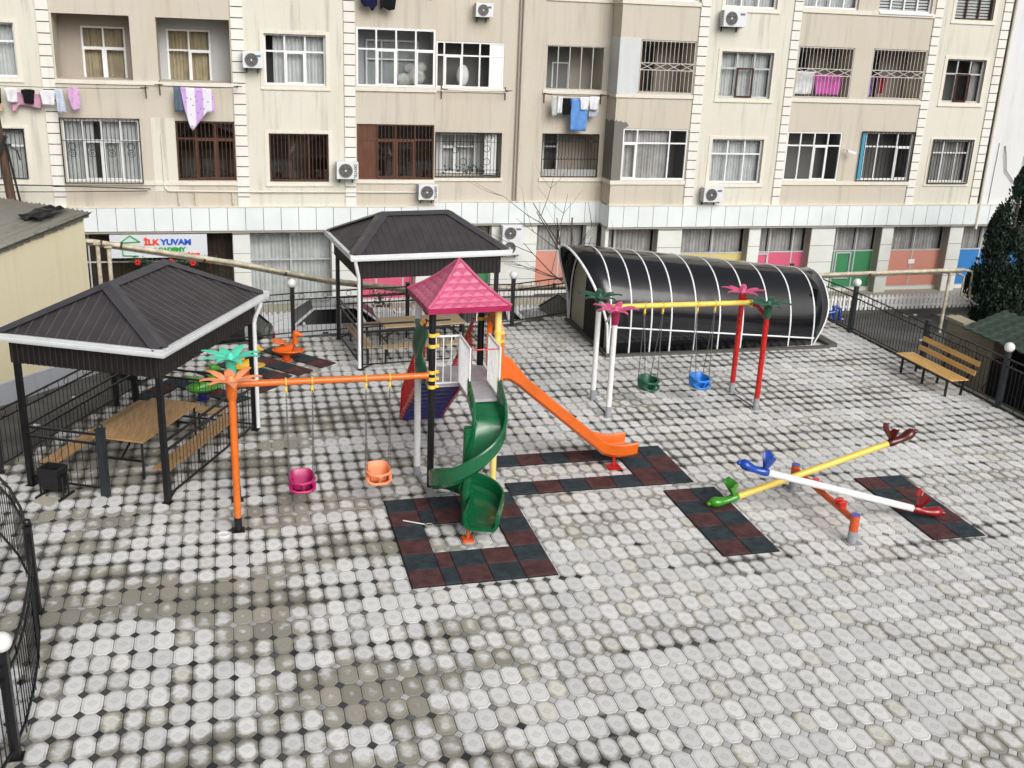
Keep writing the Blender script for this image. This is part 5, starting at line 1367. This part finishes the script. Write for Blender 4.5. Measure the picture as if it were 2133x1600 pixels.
garment('black garment hanging at the far end of the washing line by the utility pole','hanging_garment','garment', rect_(-6.62,-6.27,5.15,5.60), 5.6, LY, ck, LG)
garment('beige garment hanging below the black one on the washing line','hanging_garment','garment', rect_(-6.55,-6.24,4.92,5.16), 5.2, LY+.05, cbeige, LG)
garment('white t-shirt on the washing line beside the black t-shirt','hanging_shirt','shirt', tee(-6.16,-5.80,5.19,5.60), 5.6, LY, cw, LG)
garment('black t-shirt on the washing line between the white shirts','hanging_shirt','shirt', tee(-5.72,-5.36,5.17,5.57), 5.6, LY, ck, LG)
garment('pale pink sheet hanging low behind the shirts on the washing line','hanging_sheet','sheet', [(-6.0,5.50),(-5.2,5.42),(-5.22,5.0),(-5.5,5.08),(-5.85,5.12),(-5.92,4.92),(-6.05,4.95)], 5.5, LY+.12, cpk, LG)
garment('white long sleeved shirt at the quoin end of the washing line','hanging_shirt','shirt', tee(-5.24,-4.80,5.13,5.56), 5.6, LY, cw, LG)
garment('pale blue striped trousers on the washing line before the quoins','hanging_trousers','trousers', [(-4.82,5.60),(-4.62,5.60),(-4.57,4.93),(-4.80,4.92)], 5.6, LY, cstr, LG)
garment('orchid pink trousers hanging alone at the end of the washing line','hanging_trousers','trousers', [(-4.50,5.63),(-4.18,5.66),(-4.16,5.02),(-4.38,5.0),(-4.48,5.36)], 5.6, LY, clil, LG)
garment('grey blue jeans hanging beside the spotted lilac sheet','hanging_trousers','trousers', rect_(-1.55,-1.26,5.02,5.74), 5.7, LY, cjean, LG)
garment('lilac sheet with dark spots hanging in a point below the loggia','hanging_sheet','sheet', [(-1.34,5.74),(-.45,5.70),(-.37,5.02),(-.62,5.04),(-.78,4.82),(-1.06,4.47),(-1.14,4.6),(-1.28,5.2)], 5.7, LY-.04, cpr, LG)
garment('navy garment hanging at the very top beside the quoins','hanging_garment','garment', [(3.96,8.75),(4.52,8.75),(4.50,8.30),(4.34,8.06),(4.26,8.22),(4.1,8.2),(3.98,8.35)], 8.7, LY, cnavy, LG)
garment('black garment hanging at the very top next to the navy one','hanging_garment','garment', [(4.55,8.75),(5.10,8.75),(5.04,8.16),(4.85,8.12),(4.66,8.22),(4.58,8.12)], 8.7, LY, ck, LG)
LR = 34.45
garment('pale green trousers at the left end of the washing by the blue towel','hanging_trousers','trousers', rect_(10.40,10.60,5.03,5.68), 5.7, LR, cpale, LG)
garment('narrow white garment beside the black one near the blue towel','hanging_garment','garment', rect_(10.58,10.78,5.12,5.67), 5.7, LR, cw, LG)
garment('black garment hanging immediately left of the blue towel','hanging_garment','garment', rect_(10.78,11.08,5.08,5.62), 5.7, LR, ck, LG)
garment('long blue towel with a pale hem hanging under the glazed balcony','hanging_towel','towel', rect_(11.05,11.70,4.55,5.62), 5.7, LR, cbl, LG)
garment('white shorts hanging over the top of the blue towel','hanging_shorts','shorts', tee(11.36,11.70,5.25,5.68), 5.7, LR-.06, cw, LG)
garment('white shorts at the right end of the balcony washing','hanging_shorts','shorts', tee(11.68,12.06,5.25,5.70), 5.7, LR-.04, cw, LG)
garment('pale grey cloth below the white shorts of the balcony washing','hanging_cloth','cloth', rect_(11.72,12.08,5.02,5.38), 5.4, LR+.06, cgrey, LG)
garment('white sheet drying behind the diamond grille','hanging_sheet','sheet', rect_(19.08,19.95,5.95,6.72), 6.7, FY+.35, cw, LG, .02, .05)
garment('hot pink sheet drying behind the diamond grille','hanging_sheet','sheet', rect_(19.92,20.98,5.95,6.66), 6.7, FY+.30, chot, LG, .02, .05)
garment('violet print garment drying behind the right diamond grille','hanging_garment','garment', rect_(21.95,22.26,5.95,6.62), 6.6, FY+.3, cviolet, LG)
garment('wine red garment drying behind the right diamond grille','hanging_garment','garment', rect_(22.45,22.75,6.05,6.62), 6.6, FY+.3, cwine, LG)
def wash_line(label, x0, x1, z, Y, wall):
    t_ = thing('washing_line', label, 'washing line', ((x0+x1)/2,Y,z), 'washing lines')
    b = MB()
    for k in (0,.10): b.tube([(x0+(x1-x0)*i/8, Y+k, z-.03*math.sin(PI*i/8)) for i in range(9)], .005, 5)
    b.build('line', M['black_metal'], t_)
    for x in (x0,x1):
        b = MB(); b.bar((x,wall,z+.02),(x,Y-.08,z+.02),.03); b.bar((x,wall-.02,z-.3),(x,wall-.02,z+.12),.03); b.bar((x-.12,Y-.05,z+.03),(x+.12,Y-.05,z+.03),.025)
        b.build('bracket', M['pipe_rust'], t_)
wash_line('washing line with shirts and pink clothes at the left end of the facade', -7.0,-2.35,5.66,LY,FY)
wash_line('washing line with jeans and the spotted sheet under the second loggia', -1.95,.30,5.76,LY,FY)
wash_line('washing line with the blue towel under the glazed balcony', 10.25,12.25,5.72,LR,RY)
wash_line('empty washing line sagging under the recessed window', 6.75,8.9,5.78,RY-.4,RY)
wash_line('washing line at the top of the facade with two dark garments', 3.9,6.2,8.78,LY,FY)
# wall pipes and camera
t_ = thing('wall_pipe', 'thin cream pipe running along the wall under the lower windows', 'pipe', (0,33.9,2.6))
b = MB(); b.tube([(-2.0,FY-.04,4.3),(-2.0,FY-.04,2.72),(-1.9,FY-.05,2.62),(0,FY-.05,2.60),(.3,FY-.08,2.60),(5.8,FY-.05,2.58)], .025, 8); b.build('pipe', M['trim'], t_, 40)
b = MB()
for x in (-1.62,-1.12,0.0): b.tube([(x,FY-.05,2.6),(x,FY-.06,2.25),(x+.03,FY-.07,2.18)], .018, 8)
b.build('branch_pipe', M['pipe_cream'], t_, 40)
t_ = thing('black_cable', 'black cables strung along the wall to the window grille', 'cable', (-5,33.9,2.8))
b = MB(); b.tube([(-9,33.2,2.96),(-5,33.5,2.84),(-2.4,33.8,2.70)], .018, 6); b.tube([(-9,33.2,2.70),(-5,33.5,2.66),(-2.5,33.8,2.64)], .014, 6); b.build('cable', M['black_metal'], t_, 40)
t_ = thing('security_camera', 'small white camera on the tan wall between two white windows', 'camera', (21.35,33.8,4.05))
b = MB(); b.bar((21.25,33.72,4.08),(21.55,33.66,4.0),.085); b.bar((21.25,34,4.12),(21.3,33.74,4.08),.03); b.build('camera_body', M['pvc'], t_, None, .01)

# ------------------------------------------------------------------ yellow house, utility pole
yh = thing('yellow_house', 'low yellow rendered house with an old grey corrugated roof behind the fence', 'house', (-6,28,STREET))
dW = Vector((.66,.75,0)).normalized(); dB = Vector((-dW.y,dW.x,0)); C = Vector((-3.65,28.1,0))
W = lambda s, q, z: C-dW*s+dB*q+Vector((0,0,z))
b = MB(); L = 12.; sl = .176
b.add([W(0,0,STREET),W(L,0,STREET),W(L,0,2.9-sl*L),W(0,0,2.9),W(0,6,STREET),W(L,6,STREET),W(L,6,2.9-sl*L),W(0,6,2.9)], [(0,3,2,1),(0,4,7,3),(4,5,6,7),(1,2,6,5)]); b.build('wall', M['yellow_wall'], yh)
b = MB(); b.add([W(-.02,-.03,STREET),W(L,-.03,STREET),W(L,-.03,-.72),W(-.02,-.03,-.72)], [(0,3,2,1)]); b.add([W(-.02,-.03,-.72),W(L,-.03,-.72),W(L,0,-.70),W(-.02,0,-.70)], [(0,3,2,1)]); b.build('plinth', M['plinth'], yh)
b = MB(); rows = [[],[],[]]
for i in range(160):
    q = -.16+.042*i; h = .035*math.cos(i*PI/2)+random.gauss(0,.006)
    for r, s in enumerate((-.15,5.0,L+.3)): rows[r].append(W(s,q,2.97-sl*s+h+(.0 if r else random.gauss(0,.01))))
b.grid(rows); o = b.build('roof', M['asbestos'], yh, 60); q = o.modifiers.new('t','SOLIDIFY'); q.thickness = .012
b = MB(); 
for i in range(60):
    s = i*.2; a = W(s,-.03,2.90-sl*s); b.obox(a+Vector((0,0,.0))+dB*random.uniform(-.02,.01), dW,dB,(0,0,1), .12,.04,random.uniform(.03,.06))
b.build('mortar_edge', M['dkconcrete'], yh)
b = MB(); b.obox(W(2.9,-.03,1.12), dW,dB,(0,0,1), .05,.02,.08); b.build('meter_box', M['pvc'], yh)
t_ = thing('tar_heap', 'black crumpled sheet lying on the high edge of the corrugated roof', 'sheet', W(.6,.6,3.0))
b = MB(); b.grid([[W(.1+.18*i,.35+.16*j,2.97-sl*(.1+.18*i)+.07+random.uniform(0,.10)) for j in range(6)] for i in range(6)]); b.build('sheet', M['black_metal'], t_)
t_ = thing('utility_pole', 'old brown wooden utility pole leaning beside the corrugated roof', 'utility pole', (-5.7,31.6,STREET))
b = MB(); b.tube([(-5.62,31.6,STREET),(-5.83,31.6,1.5),(-6.08,31.6,5.0)], [.15,.13,.11], 12); b.build('pole', M['pole_wood'], t_, 40)
b = MB(); b.tube([(-5.50,31.5,1.0),(-5.66,31.45,2.6),(-5.86,31.45,4.2)], .03, 8); b.bar((-6.2,31.5,4.2),(-5.75,31.5,4.25),.06); b.tube([(-5.9,31.45,4.3),(-5.6,31.4,4.1),(-5.55,31.4,3.85)], .02, 6); b.bar((-6.05,31.4,4.0),(-5.85,31.4,4.5),.10); b.build('fittings', M['black_metal'], t_)

# ------------------------------------------------------------------ overhead gas pipes
t_ = thing('gas_pipe', 'pair of cream overhead gas pipes on posts running along the street', 'gas pipe', (6,28.6,STREET))
for off, r_, dz in ((0,.062,0),(.16,.045,-.11)):
    b = MB(); b.tube([(-3.9,28.35+off,2.24+dz),(-3.5,28.4+off,2.20+dz),(.1,28.55+off,1.53+dz),(2.52,28.65+off,.99+dz),(4.6,28.75+off,.68+dz),(6.2,28.8+off,.62+dz),(9.2,28.8+off,.64+dz),(17.2,28.8+off,.80+dz),(22.95,28.7+off,.90+dz)], r_, 12); b.build('pipe', M['pipe_cream'], t_, 40)
b = MB(); b.tube([(22.95,28.7,.90),(23.15,28.5,.88),(23.2,28.5,.10),(23.4,28.3,-.02),(24.3,27.2,-.45),(26.0,25.8,-.55)], .05, 10); b.tube([(22.8,28.86,.79),(22.95,28.6,.7),(22.95,28.6,.05),(23.2,28.4,-.1)], .04, 10); b.build('pipe', M['pipe_cream'], t_, 40)
for x, y, z1 in ((-3.42,28.42,2.15),(-3.16,28.48,2.05),(4.7,28.85,.55),(11.5,28.85,.55),(22.55,28.8,.75)):
    b = MB(); b.tube([(x,y,STREET),(x,y,z1)], .055, 10); b.box(x-.09,x+.09,y-.12,y+.2,z1-.02,z1+.03); b.build('post', M['pipe_cream'], t_, 40)
b = MB()
for i, s in enumerate((.03,.11,.45,.8)):
    p = Vector((-3.5,28.4,2.20)).lerp(Vector((2.52,28.65,.99)), s); b = MB(); b.tube([p+Vector((-.03,0,.006)),p+Vector((.03,0,-.006))], .072, 12); b.build('pipe_joint', M['pipe_rust'], t_, 40)
for x in (3.2,9.0,14.0,19.5): b = MB(); b.tube([(x,28.75,.86 if x < 4 else .63+.013*(x-6)),(x+.06,28.75,.85 if x < 4 else .63+.013*(x-6))], .07, 12); b.build('pipe_joint', M['pipe_rust'], t_, 40)
# ------------------------------------------------------------------ gate lodge on the right
hl = thing('gate_lodge', 'small stone gate lodge with a dark green tiled roof and black gate beyond the fence', 'lodge', (19.2,21.5,STREET))
b = MB(); z = STREET
for i in range(7):
    zt = min(.80, z+.36); off = .0
    for y0_, y1_ in ((21.6,22.55),(22.56,23.50)) if i % 2 else ((21.6,22.2),(22.21,23.0),(23.01,23.50)): b.box(18.60,19.15,y0_+.004,y1_-.004,z+.005,zt-.005)
    z = zt
b.box(18.54,19.0,22.78,23.56,.80,.90); b.build('pillar', M['stone'], hl)
b = MB(); b.box(18.62,18.85,15.0,21.59,STREET,.3); b.build('gate', M['black_metal'], hl)
b = MB()
for i in range(24): b.box(18.595,18.619,15.1+.28*i,15.12+.28*i,STREET+.1,.05)
for i in range(8): b.ring((18.6,21.5-.85*i,-.55), (0,1,0),(0,0,1), .20, .014, 16, 5)
b.build('gate_ornament', M['grey_metal'], hl)
b = MB(); rows = []
for i in range(126):
    y = 15.0+.060*i; row = []
    for k in range(19):
        s = k/18; x = 18.25+1.30*s; z = .88+.45*s+.035*abs(math.sin(y*9))-.045*((s*5.999) % 1)
        row.append((x,y,z))
    rows.append(row)
b.grid(rows); o = b.build('roof', M['tile_green'], hl, 30); q = o.modifiers.new('t','SOLIDIFY'); q.thickness = .02
b = MB(); b.add([(19.55,15.0,1.33),(19.55,22.5,1.33),(20.9,22.5,.8),(20.9,15.0,.8)], [(0,1,2,3)]); b.build('roof', M['tile_green'], hl)
b = MB(); b.box(19.0,20.9,15.2,22.7,STREET,.70); b.build('wall', M['dark_void'], hl)
# ------------------------------------------------------------------ street furniture: picket fence, litter, blue trestle
pf = thing('picket_fence', 'white picket fence on a low kerb before the kindergarten windows', 'fence', (14,31.45,STREET)); PY_ = 31.42; PB = STREET+.10
b = MB(); x = -.5
while x < 27.4:
    h = .55+random.gauss(0,.01); tl = random.gauss(0,.008); b.add([(x+tl*i*0+dx,y,z) for y in (PY_,PY_+.02) for dx,z in ((0,PB),(.10,PB),(.10+tl,PB+h-.06),(.05+tl,PB+h),(tl,PB+h-.06))], [(0,1,2,3,4),(9,8,7,6,5),(0,5,6,1),(1,6,7,2),(2,7,8,3),(3,8,9,4),(4,9,5,0)]); x += .172
b.build('pickets', M['pvc'], pf)
b = MB()
for z in (PB+.13,PB+.40): b.box(-.5,27.4,PY_+.021,PY_+.05,z-.03,z+.03)
b.build('rail', M['pvc'], pf)
b = MB(); b.box(-.6,27.5,PY_-.14,PY_+.22,STREET,PB); struct(b.build('kerb', M['dkconcrete']))
b = MB(); b.box(-9.5,44,PY_+.23,34.6,STREET-.05,STREET+.02); struct(b.build('pavement', M['concrete']))
lm = [M['pvc'], M['card'], cstr, M['pipe_rust']]
for i in range(26):
    x, y = random.choice([(random.uniform(19.0,24.0),random.uniform(30.2,31.2)),(random.uniform(18,23),random.uniform(26,31)),(random.uniform(-5.2,-3.6),random.uniform(21,27)),(random.uniform(22.5,25),random.uniform(30.7,31.2))]); s = random.uniform(.03,.08)
    b = MB(); b.sphere((x,y,STREET+s*.3), s, 6, 4, (1.3,.9,.35)); b.v = [(vx+random.uniform(-.3,.3)*s, vy+random.uniform(-.3,.3)*s, max(STREET+.003,vz+random.uniform(-.1,.15)*s)) for vx,vy,vz in b.v]
    tag(b.build('paper_scrap', lm[i % 4], None), 'scrap of pale litter lying on the worn grey street below the playground', 'litter', 'scraps of litter on the street')
t_ = thing('plastic_trestle', 'blue plastic trestle lying on the street by the picket fence', 'trestle', (20.2,31.3,STREET))
b = MB(); b.tube([(19.9,30.6,STREET),(19.88,30.65,STREET+.40),(19.78,30.7,STREET+.46),(19.63,30.7,STREET+.44)], .055, 10); b.tube([(19.7,30.65,STREET),(19.68,30.7,STREET+.40)], .045, 10); b.tube([(18.9,30.75,STREET+.10),(19.75,30.7,STREET+.28)], .08, 10); b.build('frame', M['seablue_pl'], t_, 40)
b = MB(); b.box(18.8,19.4,30.6,30.9,STREET+.02,STREET+.12); b.build('plank', M['blue_pl'], t_)

# ------------------------------------------------------------------ cars
def car(label, loc, yaw, body_c, L=4.2, Wd=1.68, H=1.42, kind='sedan', roof_m=None, dark=False):
    """nose toward local -x"""
    t_ = thing('parked_car', label, 'car', loc, 'cars parked behind the back fence'); ro = Matrix.Rotation(yaw, 3, 'Z'); O = Vector(loc)
    P = lambda x,y,z: O+ro @ Vector((x,y,z)); h = Wd/2
    bm_ = mat('car_paint', body_c, .32, .0, .04, 2, .4, .25)
    # lower body: half-width varies along the length, three heights
    xs = [-.5,-.485,-.44,-.30,-.12,.1,.30,.44,.485,.5]; 
    k_ = H/1.42; zt = [q*k_ for q in {'sedan':[.62,.72,.82,.90,1.0,1.01,1.02,1.03,1.0,.88],'hatch':[.62,.74,.86,.94,1.0,1.01,1.02,1.03,1.03,.96]}[kind]]
    wd = [.80,.88,.95,1,1,1,1,.97,.92,.84]; rows = []
    for x, z, w in zip(xs, zt, wd):
        X = x*L; rows.append([P(X,-h*w*.90,.20),P(X,-h*w,.34),P(X,-h*w,.62 if z > .62 else z*.9),P(X,-h*w*.95,z*.985),P(X,-h*w*.8,z),P(X,0,z+.02),P(X,h*w*.8,z),P(X,h*w*.95,z*.985),P(X,h*w,.62 if z > .62 else z*.9),P(X,h*w,.34),P(X,h*w*.90,.20)])
    b = MB(); b.loft(rows); body = b.build('body', bm_, t_, 45)
    # greenhouse
    if kind == 'sedan': gx = [(-.20,.99*k_),(-.075,H-.02),(.16,H),(.24,H-.03),(.36,1.02*k_)]
    else: gx = [(-.22,.99*k_),(-.08,H-.02),(.20,H),(.38,H-.06),(.47,1.02*k_)]
    base0, base1 = gx[0][0]*L, gx[-1][0]*L
    tops = [(gx[1][0]*L,gx[1][1]),(gx[2][0]*L,gx[2][1]),(gx[3][0]*L,gx[3][1])]
    b = MB(); wb, wt = h*.93, h*.70
    
    r0 = [[P(x,-wt,z-.03),P(x,-wt*.85,z),P(x,wt*.85,z),P(x,wt,z-.03)] for x,z in tops]
    b.grid(r0); b.build('roof', roof_m or bm_, t_, 40)
    gb = MB()
    A = lambda x,s,z: P(x,s*wb,z); Bt = lambda x,s,z: P(x,s*wt,z-.03)
    gb.add([A(base0,-.92,.98*k_),A(base0,.92,.98*k_),Bt(tops[0][0],1,tops[0][1]),Bt(tops[0][0],-1,tops[0][1])], [(0,3,2,1)])
    gb.build('windscreen', M['glass_car'], t_)
    gb = MB(); gb.add([A(base1,-.92,1.0*k_),A(base1,.92,1.0*k_),Bt(tops[2][0],1,tops[2][1]),Bt(tops[2][0],-1,tops[2][1])], [(0,1,2,3)]); gb.build('rear_window', M['glass_car'], t_)
    for s in (-1,1):
        gb = MB(); gb.add([A(base0+.05,s,.99*k_),Bt(tops[0][0],s,tops[0][1]),Bt(tops[1][0],s,tops[1][1]),Bt(tops[2][0],s,tops[2][1]),A(base1-.02,s,1.01*k_)], [(0,1,2,3,4) if s < 0 else (4,3,2,1,0)]); gb.build('side_window', M['glass_car'], t_)
        pb_ = MB(); e = s*1.03
        for (xa,za),(xb,zb) in (((base0,.98*k_),tops[0]),((gx[2][0]*L-.30,.99*k_),(gx[2][0]*L-.28,H)),((base1,1.0*k_),tops[2]),((base1-.42,1.0*k_),(tops[2][0]-.10,tops[2][1]))): pb_.bar(P(xa,e*wb,za),P(xb,e*wt,zb-.03),.10,.03)
        for q0,q1 in ((tops[0],tops[1]),(tops[1],tops[2])): pb_.bar(P(q0[0],e*wt,q0[1]-.02),P(q1[0],e*wt,q1[1]-.02),.06,.04)
        pb_.build('pillar', bm_, t_)
        mm = MB(); q = P(base0+.25,s*(h+.09),1.05*k_); mm.sphere(q, .085, 10, 6, (.6,1,.75)); mm.build('mirror', bm_, t_, 60)
        hh = MB()
        for x in (-.02*L,.22*L): hh.bar(P(x,s*(h+.005),.78),P(x+.16,s*(h+.005),.785),.03,.04)
        hh.build('door_handle', M['black_metal'], t_)
        for x in (-.31*L,.30*L):
            wh = MB(); wh.tube([P(x,s*(h-.19),.30),P(x,s*(h+.01),.30)], .30, 20); wo = wh.build('wheel', M['rubber_seam'], t_, 40); wh = MB(); wh.tube([P(x,s*(h+.0),.30),P(x,s*(h+.018),.30)], .19, 16); wh.build('rim', M['alu'], wo, 40)
        ll = MB(); ll.sphere(P(-.475*L,s*h*.68,.64), .12, 10, 6, (.6,1.1,.6)); ll.build('headlight', M['glass_car'] if dark else M['pvc'], t_, 60)
        ll = MB(); ll.bar(P(.492*L,s*h*.78,.72),P(.492*L,s*h*.78,.94),.14,.16); ll.build('tail_light', M['red_gl'], t_, None, .02)
    bi = MB(); bi.grid([[P(base0+.1,-wb*.85,.80),P(base0+.1,wb*.85,.80)],[P(base1-.1,-wb*.85,.80),P(base1-.1,wb*.85,.80)]]); bi.build('cabin', M['dark_void'], t_)
    return t_
grey_roof = mat('grey_reflecting_roof', (.20,.215,.23), .3, 0, .05, 2, .5, .5)
car('white sedan with a grey roof parked behind the back fence', (2.35,29.33,STREET), 0, (.82,.84,.86), 4.25, 1.66, 1.45, 'sedan', grey_roof)
car('black hatchback with red tail lights parked at the left behind the back fence', (-1.15,27.75,STREET), -.12, (.012,.013,.014), 4.0, 1.68, 1.66, 'hatch', None, True)
car('white hatchback parked behind the play tower and rear pavilion', (6.15,29.0,STREET), 0, (.82,.83,.84), 3.9, 1.64, 1.50, 'hatch')
car('dark grey car parked beside the barrel vaulted stair cover', (9.75,29.0,STREET), .04, (.045,.05,.055), 4.2, 1.70, 1.48, 'sedan', None, True)
#car('dark blue car parked in the gap beside the yellow house', (-2.3,26.9+1.6,STREET), -.2, (.02,.035,.07), .5, .4, .4, 'hatch', None, True) if False else None
# ------------------------------------------------------------------ trees
def conifer(label, x, y, z0, H, Rm, n, seed):
    rs = random.Random(seed); t_ = thing('conifer_tree', label, 'tree', (x,y,z0), 'dark conifers')
    b = MB(); b.tube([(x,y,z0),(x,y,z0+H*.5),(x+.05,y,z0+H*.97)], [.12,.08,.015], 8); b.build('trunk', M['bark'], t_, 40)
    b = MB(); lobes = [(rs.random()*6.28, rs.random()**1.2, rs.uniform(.5,1)) for _ in range(46)]
    for i in range(n):
        a0, hh, w = lobes[i % len(lobes)]
        f = min(.99, max(.03, hh*.97+rs.gauss(0,.035))); R_ = Rm*(math.sin(min(1,(f+.10)*2.6)*PI/2))*(1-f)**.72*1.25
        a = a0+rs.gauss(0,.30); r = R_*rs.uniform(.45,1.)*w**.35
        c_ = Vector((x+r*math.cos(a), y+r*math.sin(a), z0+.25+f*(H-.3)))
        d = Vector((math.cos(a)*.5+rs.gauss(0,.3), math.sin(a)*.5+rs.gauss(0,.3), 1.)).normalized(); L = rs.uniform(.06,.15)*(1.15-f*.4)
        s_ = d.cross(Vector((rs.gauss(0,1),rs.gauss(0,1),rs.gauss(0,.4)))).normalized()*L*.34
        b.add([c_-d*L*.5, c_+s_, c_+d*L*.6, c_-s_], [(0,1,2,3)])
    b.build('crown', M['conifer'], t_)
m, t, bb = nt('dark_conifer_foliage'); g_ = N(t, 'ShaderNodeNewGeometry')
c = mixc(t, g_.outputs['Random Per Island'], (.010,.026,.016), (.030,.055,.032)); c = mixc(t, rng_map(t, noise(t, coords(t), 1.6, 3), .4, .65), c, (.012,.030,.022)); t.links.new(c, bb.inputs['Base Color']); bb.inputs['Roughness'].default_value = .75; M['conifer'] = m
conifer('tall dark green conifer standing behind the gate lodge roof', 24.2,28.3,STREET,5.6,1.25,26000,3)
conifer('dark conifer cut off by the right edge behind the taller one', 26.6,29.4,STREET,6.3,1.4,14000,4)
def bare_tree(label, x, y, z0, seed):
    rs = random.Random(seed); t_ = thing('bare_tree', label, 'tree', (x,y,z0)); br = MB(); tr_ = MB()
    def grow(mb, p, d, L, r, lvl):
        n = 5; pts = [p]; q = p
        for i in range(n):
            d = (d+Vector((rs.gauss(0,.07),rs.gauss(0,.05),rs.gauss(.05,.04)))).normalized(); q = q+d*(L/n); pts.append(q)
        mb.tube(pts, [r*(1-.6*i/n) for i in range(n+1)], 6 if lvl < 2 else 4)
        if lvl >= 3: return
        for i in range(2 if lvl else 1):
            k = rs.randint(2, n); s = rs.choice((-1,1)); an = rs.uniform(.35,.75)*s
            d2 = Vector((d.x*math.cos(an)-d.z*math.sin(an)*-1, d.y+rs.gauss(0,.35), d.z*math.cos(an)-abs(d.x)*.2)).normalized(); d2.x += .35*s; d2.normalize()
            grow(br, pts[k], d2, L*rs.uniform(.55,.78), r*.48, lvl+1)
    base = Vector((x,y,z0))
    grow(tr_, base, Vector((-.05,0,1)), 3.6, .06, 0)
    for dx, hz, L, r in ((-.62,.9,2.3,.03),(-.30,1.,2.4,.032),(.42,.9,1.7,.026),(-1.0,.30,1.6,.03),(-.9,.75,2.2,.026)):
        grow(br, base+Vector((0,0,1.3+rs.random()*.6)), Vector((dx,rs.gauss(0,.2),hz)).normalized(), L, r, 1)
    tr_.build('trunk', M['bark'], t_, 60); br.build('branches', M['bark'], t_, 60)
bare_tree('bare leafless tree rising in front of the apartment block beside the stair cover', 10.15,30.4,STREET,9)
# planter with trailing plant in front of the picket fence
t_ = thing('black_planter', 'black leafy plant in a stand before the white picket fence', 'plant', (4.3,31.6,STREET))
b = MB(); b.tube([(4.3,31.6,STREET),(4.3,31.6,STREET+.3)], [.12,.16], 12); b.build('pot', M['bin'], t_, 40)
b = MB()
for i in range(120):
    p = Vector((4.3+random.gauss(0,.17),31.6+random.gauss(0,.1),STREET+.4+random.random()*.75)); a = random.random()*6.3
    b.add([p,p+Vector((.09*math.cos(a),0,.09*math.sin(a))),p+Vector((.05*math.cos(a+1),.03,.06*math.sin(a+1)))], [(0,1,2)])
b.build('leaves', M['conifer'], t_)
# ------------------------------------------------------------------ camera
Rm = [[0.967247598941886,-0.2506683070855458,0.03996851465870296],[-0.04543305018319564,-0.3258809151373941,-0.9443185199392553],[0.24973570087636185,0.9115739295153635,-0.3265961584827832]]
cam = bpy.data.cameras.new('camera'); co_ = bpy.data.objects.new('camera', cam); COL.objects.link(co_)
r0, r1, r2 = Rm
co_.matrix_world = Matrix(((r0[0],-r1[0],-r2[0],0),(r0[1],-r1[1],-r2[1],0),(r0[2],-r1[2],-r2[2],7.96),(0,0,0,1)))
cam.sensor_width = 36; cam.lens = 2184/2133*36; cam.clip_start = .1; cam.clip_end = 2000
SC.camera = co_
# ------------------------------------------------------------------ overcast daylight
EL, AZ_ = R(34), R(165)
w = bpy.data.worlds.new('World'); SC.world = w; w.use_nodes = True; t = w.node_tree
sky = t.nodes.new('ShaderNodeTexSky'); sky.sky_type = 'NISHITA'; sky.sun_disc = False; sky.sun_elevation = EL; sky.sun_rotation = AZ_
sky.air_density = 1.0; sky.dust_density = 8.0; sky.ozone_density = 1.0
hs = t.nodes.new('ShaderNodeHueSaturation'); hs.inputs['Saturation'].default_value = .25; t.links.new(sky.outputs[0], hs.inputs['Color'])
bg = t.nodes['Background']; t.links.new(hs.outputs[0], bg.inputs['Color']); bg.inputs['Strength'].default_value = .12
sl_ = bpy.data.lights.new('sun', 'SUN'); sl_.energy = 1.15; sl_.angle = R(42); sl_.color = (1,.985,.965)
so = bpy.data.objects.new('sun', sl_); COL.objects.link(so)
# direction toward the sun: azimuth measured clockwise from +Y like the sky texture
sd = Vector((math.sin(AZ_)*math.cos(EL), math.cos(AZ_)*math.cos(EL), math.sin(EL)))
so.rotation_euler = sd.to_track_quat('Z','Y').to_euler(); so.location = (0,0,30)
SC.view_settings.view_transform = 'Standard'; SC.view_settings.look = 'None'; SC.view_settings.exposure = 0.0; SC.view_settings.gamma = 1.0
SC.render.engine = 'CYCLES'; SC.cycles.use_denoising = True
SC.cycles.max_bounces = 6; SC.cycles.transparent_max_bounces = 12; SC.cycles.glossy_bounces = 3; SC.cycles.diffuse_bounces = 3
SC.cycles.caustics_reflective = False; SC.cycles.caustics_refractive = False; SC.cycles.use_adaptive_sampling = True
